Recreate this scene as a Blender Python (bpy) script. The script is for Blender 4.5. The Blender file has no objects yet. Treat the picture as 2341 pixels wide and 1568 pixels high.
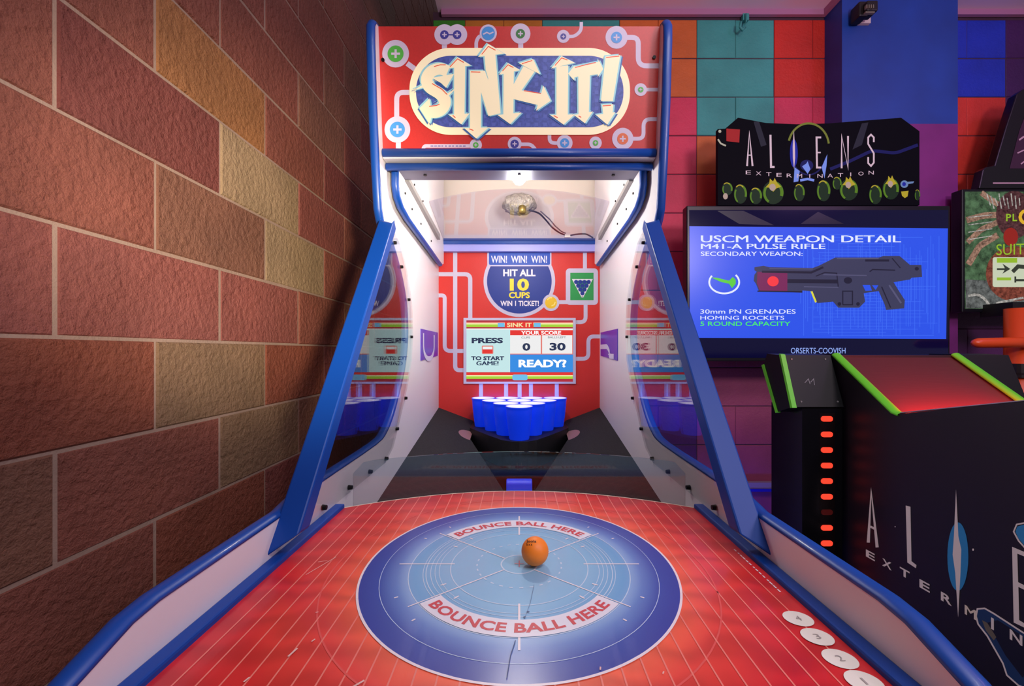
import bpy, bmesh, math, random
from mathutils import Vector, Matrix, noise
random.seed(7)
R = math.radians
CZ = 1.17                      # camera height above the floor; all shapes below are given relative to the camera
F, PX, PY = 950.0, 1187.0, 803.0   # focal length and principal point in pixels of the 2341x1568 frame
scene = bpy.context.scene
COL = scene.collection

# ---------------------------------------------------------------- camera, world, lights, exposure
cam_d = bpy.data.cameras.new('camera'); cam = bpy.data.objects.new('camera', cam_d); COL.objects.link(cam)
cam.location = (0, 0, CZ); cam.rotation_euler = (R(90), 0, 0)
cam_d.sensor_width = 36; cam_d.lens = 36 * F / 2341
cam_d.shift_x = -(PX - 1170.5) / 2341; cam_d.shift_y = (PY - 784) / 2341
cam_d.clip_start = .02; cam_d.clip_end = 60
scene.camera = cam
world = bpy.data.worlds.new('world'); scene.world = world; world.use_nodes = True
world.node_tree.nodes['Background'].inputs[0].default_value = (.60, .55, .62, 1)
world.node_tree.nodes['Background'].inputs[1].default_value = .26
vs = scene.view_settings
vs.view_transform = 'Standard'; vs.look = 'None'; vs.gamma = 1; vs.exposure = 0; vs.use_curve_mapping = False

def light(name, kind, loc, energy, color, target=None, size=.1, size_y=None, spot=None, blend=.5):
    d = bpy.data.lights.new(name, kind); d.energy = energy; d.color = color
    if kind == 'AREA':
        d.size = size
        if size_y: d.shape = 'RECTANGLE'; d.size_y = size_y
    else: d.shadow_soft_size = size
    if spot: d.spot_size = R(spot); d.spot_blend = blend
    o = bpy.data.objects.new(name, d); COL.objects.link(o)
    o.location = (loc[0], loc[1], loc[2] + CZ)
    if target is not None:
        o.rotation_euler = (Vector(target) - Vector(loc)).to_track_quat('-Z', 'Y').to_euler()
    return o
light('camera_side_spot_light', 'SPOT', (.39, -.51, .02), 340, (1, .86, .62), (-.81, 1.42, .38), .05, spot=36, blend=1)  # unseen lamp beside the camera, placed from the post's shadow on the wall
light('ceiling_panel_light', 'AREA', (.75, -.45, 1.7), 27, (.97, .95, 1), (.5, -.1, 0), 1.2, .6)
light('violet_ceiling_light', 'AREA', (2.6, .2, 1.6), 8, (.75, .38, .9), (2.0, 2.0, .1), .5, .5)
light('wall_fill_light', 'AREA', (1.5, -.5, .95), 23, (1, .82, .92), (1.3, 2.15, 1.6), .4, .4)  # added fill with no fixture, brightens the back wall and ceiling edge
light('blue_floor_light', 'POINT', (1.02, 1.9, -.95), 5, (.05, .08, 1), None, .04)

# ---------------------------------------------------------------- materials
def lin(c): return tuple(((v / 255) / 12.92 if v / 255 <= .04045 else ((v / 255 + .055) / 1.055) ** 2.4) for v in c)
MATS = {}
def mat(name, rgb, rough=.5, metal=0, emit=0, emit_rgb=None, coat=0, spec=.5):
    if name in MATS: return MATS[name]
    m = bpy.data.materials.new(name); m.use_nodes = True
    b = m.node_tree.nodes['Principled BSDF']; c = lin(rgb)
    b.inputs['Base Color'].default_value = (*c, 1); b.inputs['Roughness'].default_value = rough
    b.inputs['Metallic'].default_value = metal; b.inputs['Coat Weight'].default_value = coat
    b.inputs['Specular IOR Level'].default_value = spec
    if emit:
        b.inputs['Emission Color'].default_value = (*lin(emit_rgb or rgb), 1); b.inputs['Emission Strength'].default_value = emit
    m.diffuse_color = (*c, 1); MATS[name] = m
    return m
def nodes(m): return m.node_tree.nodes, m.node_tree.links, m.node_tree.nodes['Principled BSDF']
def speckle(m, scale, amount, dark=.75):
    n, l, b = nodes(m); c = b.inputs['Base Color'].default_value[:]
    tc = n.new('ShaderNodeTexCoord'); nz = n.new('ShaderNodeTexNoise'); nz.inputs['Scale'].default_value = scale; nz.inputs['Detail'].default_value = 3
    r = n.new('ShaderNodeValToRGB'); r.color_ramp.elements[0].position = .5 - amount; r.color_ramp.elements[1].position = .5 + amount
    r.color_ramp.elements[0].color = (c[0] * dark, c[1] * dark, c[2] * dark, 1); r.color_ramp.elements[1].color = c
    l.new(tc.outputs['Object'], nz.inputs['Vector']); l.new(nz.outputs['Fac'], r.inputs['Fac']); l.new(r.outputs['Color'], b.inputs['Base Color'])
    return m
def bump(m, scale, strength, dist=.004, detail=3, stretch=(1, 1, 1)):
    n, l, b = nodes(m)
    tc = n.new('ShaderNodeTexCoord'); mp = n.new('ShaderNodeMapping'); mp.inputs['Scale'].default_value = stretch
    nz = n.new('ShaderNodeTexNoise'); nz.inputs['Scale'].default_value = scale; nz.inputs['Detail'].default_value = detail
    bp = n.new('ShaderNodeBump'); bp.inputs['Strength'].default_value = strength; bp.inputs['Distance'].default_value = dist
    l.new(tc.outputs['Object'], mp.inputs['Vector']); l.new(mp.outputs['Vector'], nz.inputs['Vector'])
    l.new(nz.outputs['Fac'], bp.inputs['Height']); l.new(bp.outputs['Normal'], b.inputs['Normal'])
    return m
def clear(name, tint=(.97, .98, .98), ior=1.58):
    m = bpy.data.materials.new(name); m.use_nodes = True; n, l = m.node_tree.nodes, m.node_tree.links
    n.remove(n['Principled BSDF']); out = n['Material Output']
    t = n.new('ShaderNodeBsdfTransparent'); t.inputs[0].default_value = (*tint, 1)
    g = n.new('ShaderNodeBsdfGlossy'); g.inputs['Roughness'].default_value = 0
    f = n.new('ShaderNodeFresnel'); ge = n.new('ShaderNodeNewGeometry'); mi = n.new('ShaderNodeMapRange')   # same reflectance from both sides of the thin sheet
    mi.inputs['To Min'].default_value = ior; mi.inputs['To Max'].default_value = 1 / ior
    l.new(ge.outputs['Backfacing'], mi.inputs['Value']); l.new(mi.outputs['Result'], f.inputs['IOR'])
    x = n.new('ShaderNodeMixShader'); l.new(f.outputs[0], x.inputs[0]); l.new(t.outputs[0], x.inputs[1]); l.new(g.outputs[0], x.inputs[2])
    l.new(x.outputs[0], out.inputs['Surface']); m.diffuse_color = (.8, .9, 1, .3)
    return m

WHITE = bump(mat('white_laminate', (222, 218, 222), .38), 900, .05, .0005)
BLUE = mat('blue_edge_moulding', (5, 68, 156), .4, coat=.1)
BLUEFLAT = bump(mat('blue_painted_board', (4, 62, 148), .45, spec=.3), 700, .06, .0005)
ACRYL = clear('clear_acrylic')
BLACK = mat('black_plastic', (14, 13, 16), .35)
SCREW = mat('black_screw', (20, 18, 20), .4, .6)
GREYM = mat('grey_metal', (150, 148, 148), .45, .3)
CREAM = mat('cream_hood_lining', (240, 236, 222), .6)
LILAC = mat('lilac_white_print', (205, 203, 226), .45)

# ---------------------------------------------------------------- object helpers
def mesh_from(verts, faces, smooth=False):
    me = bpy.data.meshes.new('shape'); me.from_pydata([tuple(v) for v in verts], [], faces); me.update()
    bm = bmesh.new(); bm.from_mesh(me); bmesh.ops.recalc_face_normals(bm, faces=bm.faces); bm.to_mesh(me); bm.free()
    if smooth:
        for p in me.polygons: p.use_smooth = True
    return me
class MB:
    def __init__(s): s.v = []; s.f = []
    def add(s, verts, faces):
        k = len(s.v); s.v += [tuple(q) for q in verts]; s.f += [[i + k for i in fc] for fc in faces]; return s
    def box(s, x0, x1, y0, y1, z0, z1):
        return s.add([(x, y, z) for x in (x0, x1) for y in (y0, y1) for z in (z0, z1)],
                     [(0, 1, 3, 2), (4, 6, 7, 5), (0, 4, 5, 1), (2, 3, 7, 6), (0, 2, 6, 4), (1, 5, 7, 3)])
    def prism(s, prof, lo, hi, axis='x'):
        n = len(prof)
        def pt(p, w): return (w, p[0], p[1]) if axis == 'x' else (p[0], w, p[1]) if axis == 'y' else (p[0], p[1], w)
        return s.add([pt(p, lo) for p in prof] + [pt(p, hi) for p in prof],
                     [list(range(n))[::-1], list(range(n, 2 * n))] + [(i, (i + 1) % n, n + (i + 1) % n, n + i) for i in range(n)])
    def tube(s, pts, r, seg=8, cap=True):
        pts = [Vector(p) for p in pts]; k = len(s.v); n = len(pts)
        for i, p in enumerate(pts):
            d = (pts[min(i + 1, n - 1)] - pts[max(i - 1, 0)]).normalized()
            a = d.cross(Vector((0, 0, 1)) if abs(d.z) < .95 else Vector((1, 0, 0))).normalized(); b = d.cross(a)
            rr = r[i] if isinstance(r, (list, tuple)) else r
            s.v += [tuple(p + a * math.cos(t) * rr + b * math.sin(t) * rr) for t in (2 * math.pi * j / seg for j in range(seg))]
        for i in range(n - 1):
            s.f += [[k + i * seg + j, k + i * seg + (j + 1) % seg, k + (i + 1) * seg + (j + 1) % seg, k + (i + 1) * seg + j] for j in range(seg)]
        if cap: s.f += [[k + j for j in range(seg)][::-1], [k + (n - 1) * seg + j for j in range(seg)]]
        return s
    def lathe(s, prof, seg=24, c=(0, 0, 0)):
        k = len(s.v); n = len(prof)
        for r, z in prof: s.v += [(c[0] + r * math.cos(2 * math.pi * j / seg), c[1] + r * math.sin(2 * math.pi * j / seg), c[2] + z) for j in range(seg)]
        for i in range(n - 1): s.f += [[k + i * seg + j, k + i * seg + (j + 1) % seg, k + (i + 1) * seg + (j + 1) % seg, k + (i + 1) * seg + j] for j in range(seg)]
        return s
    def cyl(s, a, b, r, seg=12): return s.tube([a, b], r, seg)
    def mesh(s, smooth=False): return mesh_from(s.v, s.f, smooth)
def bev(o, w=.003, seg=2):
    m = o.modifiers.new('bevel', 'BEVEL'); m.width = w; m.segments = seg; m.limit_method = 'ANGLE'; m.angle_limit = R(40); return o
def put(name, me, m, parent=None, label=None, smooth=False):
    o = bpy.data.objects.new(name, me); COL.objects.link(o)
    me.materials.clear(); me.materials.append(m)
    if parent is None: o.location = (0, 0, CZ)
    else:
        o.parent = parent
        if parent.type == 'EMPTY': o.location = tuple(-v for v in parent['base_point'])
    if smooth:
        for p in me.polygons: p.use_smooth = True
    if label: o['label'] = label
    return o
def tag(o, label, cat, group=None):
    o['label'] = label; o['category'] = cat
    if group: o['group'] = group
    return o
def thing(name, base, label, cat, group=None):
    o = bpy.data.objects.new(name, None); COL.objects.link(o); o.empty_display_size = .05
    o.location = (base[0], base[1], base[2] + CZ); o['base_point'] = tuple(base)
    return tag(o, label, cat, group)
def structure(o): o['kind'] = 'structure'; return o

# planes for printed art: a pixel of the photograph is carried along its ray to the real surface
class Plane:
    def __init__(s, p, n): s.p = Vector(p); s.n = Vector(n).normalized()
    def at(s, x, y, off=0):
        d = Vector(((x - PX) / F, 1, -(y - PY) / F)); pp = s.p + s.n * off
        return d * (pp.dot(s.n) / d.dot(s.n))
def flat(name, polys, m, plane, off, parent, label=None):
    """printed flat shapes: polys is a list of outlines in pixels"""
    v = []; f = []
    for i, pl in enumerate(polys):
        k = len(v); v += [plane.at(x, y, off + i % 12 * 2e-5) for x, y in pl]; f.append(list(range(k, k + len(pl))))
    me = bpy.data.meshes.new('print'); me.from_pydata([tuple(q) for q in v], [], f); me.update()
    me.flip_normals() if len(me.polygons) and me.polygons[0].normal.dot(plane.n) < 0 else None
    return put(name, me, m, parent, label)
def circ(cx, cy, rx, ry=None, n=36, a0=0, a1=360):
    ry = ry or rx
    k = n if a1 - a0 >= 360 else n + 1
    return [(cx + rx * math.cos(R(a0 + (a1 - a0) * i / n)), cy + ry * math.sin(R(a0 + (a1 - a0) * i / n))) for i in range(k)]
def rrect(x0, y0, x1, y1, r, n=8):
    return (circ(x1 - r, y0 + r, r, n=n, a0=-90, a1=0) + circ(x1 - r, y1 - r, r, n=n, a0=0, a1=90)
            + circ(x0 + r, y1 - r, r, n=n, a0=90, a1=180) + circ(x0 + r, y0 + r, r, n=n, a0=180, a1=270))
def rect(x0, y0, x1, y1): return [(x0, y0), (x1, y0), (x1, y1), (x0, y1)]
def rounded(pts, r, n=6):
    out = [pts[0]]
    for i in range(1, len(pts) - 1):
        p, a, b = Vector(pts[i]), Vector(pts[i - 1]), Vector(pts[i + 1])
        rr = min(r, (a - p).length / 2, (b - p).length / 2); s, e = p + (a - p).normalized() * rr, p + (b - p).normalized() * rr
        for t in (j / n for j in range(n + 1)): q = s * (1 - t) ** 2 + p * 2 * t * (1 - t) + e * t * t; out.append((q.x, q.y))
    return out + [pts[-1]]
def stroke(pts, w, r=0):
    """list of quads covering a thick polyline, joined as one outline"""
    if r: pts = rounded(pts, r)
    P = [Vector(p) for p in pts]; Lft, Rgt = [], []
    for i, p in enumerate(P):
        d1 = (P[i] - P[i - 1]).normalized() if i else (P[1] - P[0]).normalized()
        d2 = (P[i + 1] - P[i]).normalized() if i < len(P) - 1 else d1
        d = (d1 + d2).normalized(); nrm = Vector((-d.y, d.x)); k = w / 2 / max(.35, nrm.dot(Vector((-d1.y, d1.x))))
        Lft.append((p + nrm * k)); Rgt.append((p - nrm * k))
    return [(q.x, q.y) for q in Lft] + [(q.x, q.y) for q in Rgt[::-1]]
def sc(pts, s, ox, oy):
    return [(ox + x / s, oy + y / s) for x, y in pts]
_TXT = {}
def text_shape(body, bold=0, spacing=1):
    key = (body, bold, spacing)
    if key in _TXT: return _TXT[key]
    wide = bold if 'm' in body.lower() else 0     # the font's M breaks when fattened: thicken it by doubling instead
    c = bpy.data.curves.new('txt', 'FONT'); c.body = body; c.offset = 0 if wide else bold; c.resolution_u = 3; c.space_character = spacing; c.fill_mode = 'FRONT'
    c.dimensions = '2D'
    o = bpy.data.objects.new('txt', c); COL.objects.link(o)
    bpy.context.view_layer.update()
    me = bpy.data.meshes.new_from_object(o.evaluated_get(bpy.context.evaluated_depsgraph_get()))
    v = [(q.co.x, q.co.y) for q in me.vertices]; f = [tuple(p.vertices) for p in me.polygons]
    bpy.data.objects.remove(o); bpy.data.curves.remove(c); bpy.data.meshes.remove(me)
    if wide:
        n0 = len(v); v = [(a + k * wide * .8, b) for k in (-1, 0, 1) for a, b in v]; f = [tuple(q + k * n0 for q in p) for k in range(3) for p in f]
    x0, x1 = min(a for a, b in v), max(a for a, b in v); y0, y1 = min(b for a, b in v), max(b for a, b in v)
    _TXT[key] = ([((a - x0) / (x1 - x0), (b - y0) / (y1 - y0)) for a, b in v], f)
    return _TXT[key]
def text(name, body, quad, m, plane, off, parent, bold=.02, spacing=1, label=None, fn=None):
    """quad: (x0,y0,x1,y1) pixel box, or four pixel corners top-left, top-right, bottom-right, bottom-left"""
    v, f = text_shape(body, bold, spacing)
    if fn is None:
        if len(quad) == 4 and not hasattr(quad[0], '__len__'):
            x0, y0, x1, y1 = quad; quad = [(x0, y0), (x1, y0), (x1, y1), (x0, y1)]
        tl, tr, br, bl = [Vector(q) for q in quad]
        def fn(u, w):
            q = (tl * (1 - u) + tr * u) * w + (bl * (1 - u) + br * u) * (1 - w); return plane.at(q.x, q.y, off)
    me = bpy.data.meshes.new('lettering'); me.from_pydata([tuple(fn(u, w)) for u, w in v], [], f); me.update()
    return put(name, me, m, parent, label)

# ---------------------------------------------------------------- the room
def plain_box(x0, x1, y0, y1, z0, z1): return MB().box(x0, x1, y0, y1, z0, z1).mesh()
floor_m = speckle(mat('dark_carpet_floor', (34, 26, 44), .9), 60, .2, .5)
structure(put('floor', plain_box(-.95, 4.2, -3.2, 4.4, -CZ - .05, -CZ), floor_m))
CEIL = 1.756
structure(put('ceiling', plain_box(-.42, 4.2, -3.2, 2.35, CEIL, CEIL + .05), mat('lavender_ceiling_paint', (236, 216, 236), .7)))

def paint(name, rgb, scale=60, strength=.35, dist=.004, rough=.5):
    m = mat(name, rgb, rough); n, l, b = nodes(m); c = lin(rgb)
    tc = n.new('ShaderNodeTexCoord'); g = n.new('ShaderNodeNewGeometry')
    nz = n.new('ShaderNodeTexNoise'); nz.inputs['Scale'].default_value = scale; nz.inputs['Detail'].default_value = 8; nz.inputs['Roughness'].default_value = .62
    nb = n.new('ShaderNodeTexNoise'); nb.inputs['Scale'].default_value = 5; nb.inputs['Detail'].default_value = 4
    r = n.new('ShaderNodeValToRGB'); r.color_ramp.elements[0].position = .3; r.color_ramp.elements[1].position = .75
    r.color_ramp.elements[0].color = (*[q * .8 for q in c], 1); r.color_ramp.elements[1].color = (*[min(1, q * 1.12) for q in c], 1)
    bp = n.new('ShaderNodeBump'); bp.inputs['Strength'].default_value = strength; bp.inputs['Distance'].default_value = dist
    l.new(g.outputs['Position'], nz.inputs['Vector']); l.new(g.outputs['Position'], nb.inputs['Vector'])
    l.new(nb.outputs['Fac'], r.inputs['Fac']); l.new(r.outputs['Color'], b.inputs['Base Color'])
    l.new(nz.outputs['Fac'], bp.inputs['Height']); l.new(bp.outputs['Normal'], b.inputs['Normal'])
    return m
# left wall: rough painted blocks with pale mortar
XL = -.81
mortar_l = paint('pale_grey_mortar', (150, 126, 112), 160, .6, .003, .8)
wl = structure(put('wall_left', plain_box(XL - .14, XL - .003, -1.2, 4.2, -CZ, 3.43), mortar_l))
LB = {k: paint('block_paint_' + k, c, 62, 1.0, .014, .5) for k, c in
      {'brick_red': (136, 76, 62), 'rust': (134, 70, 50), 'maroon': (120, 60, 54), 'rose': (142, 78, 70), 'tan': (158, 132, 102), 'ochre': (156, 104, 62), 'olive': (134, 104, 78), 'brown': (128, 84, 66)}.items()}
def block_mesh(w, h, d, c=.004):
    """a block whose face looks along +z of its own frame: w by h, chamfered front edges"""
    a, b = w / 2, h / 2
    v = [(-a, -b, -d), (a, -b, -d), (a, b, -d), (-a, b, -d), (-a, -b, -c), (a, -b, -c), (a, b, -c), (-a, b, -c),
         (-a + c, -b + c, 0), (a - c, -b + c, 0), (a - c, b - c, 0), (-a + c, b - c, 0)]
    f = [(0, 3, 2, 1), (0, 1, 5, 4), (1, 2, 6, 5), (2, 3, 7, 6), (3, 0, 4, 7), (4, 5, 9, 8), (5, 6, 10, 9), (6, 7, 11, 10), (7, 4, 8, 11), (8, 9, 10, 11)]
    return mesh_from(v, f)
_BM = {}
def block(parent, cx, cy, cz, w, h, m, face, d=.03, c=.004):
    key = (round(w, 4), round(h, 4), m.name, d)
    if key not in _BM: _BM[key] = block_mesh(w, h, d, c); _BM[key].materials.append(m)
    o = bpy.data.objects.new('concrete_block', _BM[key]); COL.objects.link(o); o.parent = parent
    o.location = (cx, cy, cz); o.rotation_euler = (R(90), 0, R(90)) if face == '+x' else (R(90), 0, 0)
    return o
def overlap_ok(v): return v
ZL0 = .024                     # one bed joint of the left wall
special = {(2, 1): 'tan'}
J = .0052
for row in range(-6, 17):
    z0 = ZL0 + row * .2; z1 = z0 + .2
    if z0 < -CZ: z0 = -CZ
    offs = .727 if row % 2 == 0 else .914 + .013
    k = -5
    while True:
        y0 = offs + k * .4; y1 = min(y0 + .4, 4.2); k += 1
        if y0 > 4.15: break
        if y1 < -.6 or (y0 > 1.9 and z1 < -.55) or z0 > .25 + .95 * max(y1, .5): continue      # only what the room can show
        y0 = max(y0, -1.2); yc = (y0 + y1) / 2; zc = (z0 + z1) / 2
        px, py = PX + XL * F / max(yc, .3), PY - zc * F / max(yc, .3)
        key = random.choice(['brick_red'] * 4 + ['rust', 'maroon', 'rose', 'brown'])
        for (cx, cy, col) in ((590, 385, 'tan'), (450, 175, 'ochre'), (40, 620, 'olive'), (670, 590, 'tan'), (735, 290, 'brown'), (640, 1000, 'olive'), (400, 850, 'maroon'), (560, 840, 'olive')):
            if abs(px - cx) < 70 and abs(py - cy) < 60: key = col
        block(wl, XL + random.uniform(-.0012, .0012), yc, zc, y1 - y0 - J, z1 - z0 - J, LB[key], '+x')
structure(put('wall_far', plain_box(XL - .14, .2, 4.2, 4.3, -CZ, 3.43), paint('far_wall_brown', (84, 52, 44), 60, .3, .004)))
# back wall: blocks painted in a colour patchwork
YB = 2.15
bj = paint('back_wall_joint', (70, 42, 60), 120, .3, .002, .8)
wb = structure(put('wall_back', plain_box(-.446, 4.2, YB + .003, YB + .2, -CZ, CEIL), bj))
BC = {k: paint('wall_paint_' + k, c, 70, .5, .006, .55) for k, c in
      {'green': (60, 150, 40), 'gold': (206, 130, 42), 'teal': (62, 156, 150), 'orange': (212, 106, 42), 'red': (202, 42, 26),
       'crimson': (214, 52, 86), 'blue': (18, 52, 190), 'plum': (92, 34, 96), 'mauve': (158, 68, 100), 'scarlet': (214, 54, 40), 'violet': (64, 20, 86)}.items()}
def back_colour(cx, row):
    """row 0 is the course whose top is the ceiling course; colours by painted column"""
    px = PX + cx * F / YB; y = PY - (1.516 - .2 * (row - 1) - .1) * F / YB
    if px < 1058: return 'green' if y < 200 else 'crimson'
    if px < 1237: return 'gold' if y < 200 else 'mauve'
    if px < 1415: return 'teal' if y < 200 else 'plum'
    if px < 1593: return 'orange' if y < 222 else ('crimson' if y < 800 else 'plum')
    if px < 1682: return 'teal' if y < 310 else ('orange' if y < 400 else ('scarlet' if y < 490 else ('crimson' if y < 760 else 'mauve')))
    if px < 1770: return 'teal' if y < 310 else ('scarlet' if y < 490 else ('crimson' if y < 760 else 'mauve'))
    if px < 1945: return 'red' if y < 222 else ('crimson' if y < 480 else ('violet' if y < 760 else 'red'))
    if px < 2123: return 'violet'
    if px < 2300: return 'blue' if y < 222 else ('scarlet' if y < 480 else 'plum')
    return 'violet' if y < 480 else 'plum'
SEAM0 = .919
for row in range(0, 16):
    z1 = min(1.516 - .2 * (row - 1), CEIL); z0 = max(1.516 - .2 * row, -CZ)
    if z1 - z0 < .03: continue
    off = SEAM0 + (.2 if row % 2 == 0 else 0)
    k = -4
    while True:
        x0 = off + k * .4; x1 = x0 + .4; k += 1
        if x0 > 3.9: break
        if x1 < -.41: continue
        # a block that lies across the edge of a painted column shows two colours
        h0, h1 = back_colour(x0 + .1, row), back_colour(x1 - .1, row)
        if x0 < -.446: x0 = -.446
        parts = [(x0, x1, h0)] if h0 == h1 else [(x0, (x0 + x1) / 2 if x0 > -.44 else x1 - .2, h0), (((x0 + x1) / 2) if x0 > -.44 else x1 - .2, x1, h1)]
        for a, b, colr in parts:
            if b - a < .03: continue
            block(wb, (a + b) / 2, YB + random.uniform(-.001, .001), (z0 + z1) / 2, b - a - (.003 if len(parts) == 1 else .0015), z1 - z0 - .004, BC[colr], '-y', c=.0025)
# pillar, painted blue above and purple below
pilm = paint('pillar_paint_blue', (22, 66, 158), 40, .06, .002, .5)
pil = structure(put('wall_pillar', plain_box(1.58, 2.147, 2.034, YB + .01, .2 * 2 + 1.113 - .4, CEIL), pilm))
put('lower_band', plain_box(1.58, 2.147, 2.034, YB + .01, -CZ, 1.113), paint('pillar_paint_purple', (126, 36, 122), 40, .06, .002, .5), pil)
# trims under the ceiling, and the cable rail low on the back wall
trimm = mat('mauve_ceiling_trim', (176, 120, 156), .6)
structure(put('trim_1', plain_box(-.4, 1.58, YB - .02, YB - .002, 1.727, CEIL), trimm))
structure(put('trim_2', plain_box(1.562, 1.58, 2.02, YB - .02, 1.727, CEIL), trimm))
structure(put('trim_3', plain_box(2.149, 4.0, YB - .02, YB - .002, 1.727, CEIL), trimm))
rail = structure(put('trim_4', plain_box(.45, 3.9, YB - .03, YB - .0015, -.70, -.67), mat('grey_cable_rail', (150, 130, 150), .5)))
put('lower_edge', plain_box(.45, 3.9, YB - .034, YB - .0015, -.715, -.70), mat('blue_cable_rail_edge', (30, 30, 170), .4), rail)

# ---------------------------------------------------------------- the ball-toss cabinet
XI, XO = .372, .394
HF = -.316                    # playfield height
cab = thing('arcade_cabinet', (0, 1.0, -CZ), 'white and blue ball-bounce arcade cabinet with red lit title panel', 'arcade game')
def y_px(x, X): return X * F / abs(x - PX)
concave = [(.657, -.258), (.75, -.247), (1.08, -.243), (1.17, -.226), (1.235, -.185), (1.29, -.13), (1.35, -.06), (1.385, .02), (1.39, .09), (1.37, .17), (1.31, .25), (1.24, .31), (1.19, .335), (1.15, .35), (1.125, .385)]
front = [(.16, -.42), (.349, -.281), (.40, -.262), (.43, -.258)] + concave + [(1.105, .50), (1.085, .65), (1.072, .80), (1.072, .838), (1.082, .854), (1.10, .86)]
profile = front + [(1.99, .86), (1.99, -CZ), (.16, -CZ)]
def trim_mesh(pts, x0, x1, t=.008, k=6):
    """a half-round edge moulding along a profile in the (y, z) plane"""
    m = MB(); n = len(pts); P = [Vector(p) for p in pts]
    for i, p in enumerate(P):
        d = (P[min(i + 1, n - 1)] - P[max(i - 1, 0)]).normalized(); nr = Vector((-d.y, d.x))
        for j in range(k + 1):
            a = math.pi * j / k; x = (x0 + x1) / 2 - math.cos(a) * (x1 - x0) / 2; q = p + nr * (math.sin(a) * t)
            m.v.append((x, q.x, q.y))
    for i in range(n - 1):
        for j in range(k): m.f.append([i * (k + 1) + j, i * (k + 1) + j + 1, (i + 1) * (k + 1) + j + 1, (i + 1) * (k + 1) + j])
        m.f.append([i * (k + 1), (i + 1) * (k + 1), (i + 1) * (k + 1) + k, i * (k + 1) + k])
    return m.mesh(True)
def fine(pts, n=3):
    out = []
    for i in range(len(pts) - 1):
        p0, p1, p2, p3 = [Vector(pts[max(0, min(len(pts) - 1, i + d))]) for d in (-1, 0, 1, 2)]
        for j in range(n):
            t = j / n; q = .5 * ((2 * p1) + (p2 - p0) * t + (2 * p0 - 5 * p1 + 4 * p2 - p3) * t * t + (3 * p1 - p0 - 3 * p2 + p3) * t ** 3); out.append((q.x, q.y))
    return out + [tuple(pts[-1])]
ffront = front[:4] + fine(concave, 3) + front[4 + len(concave):]
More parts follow.
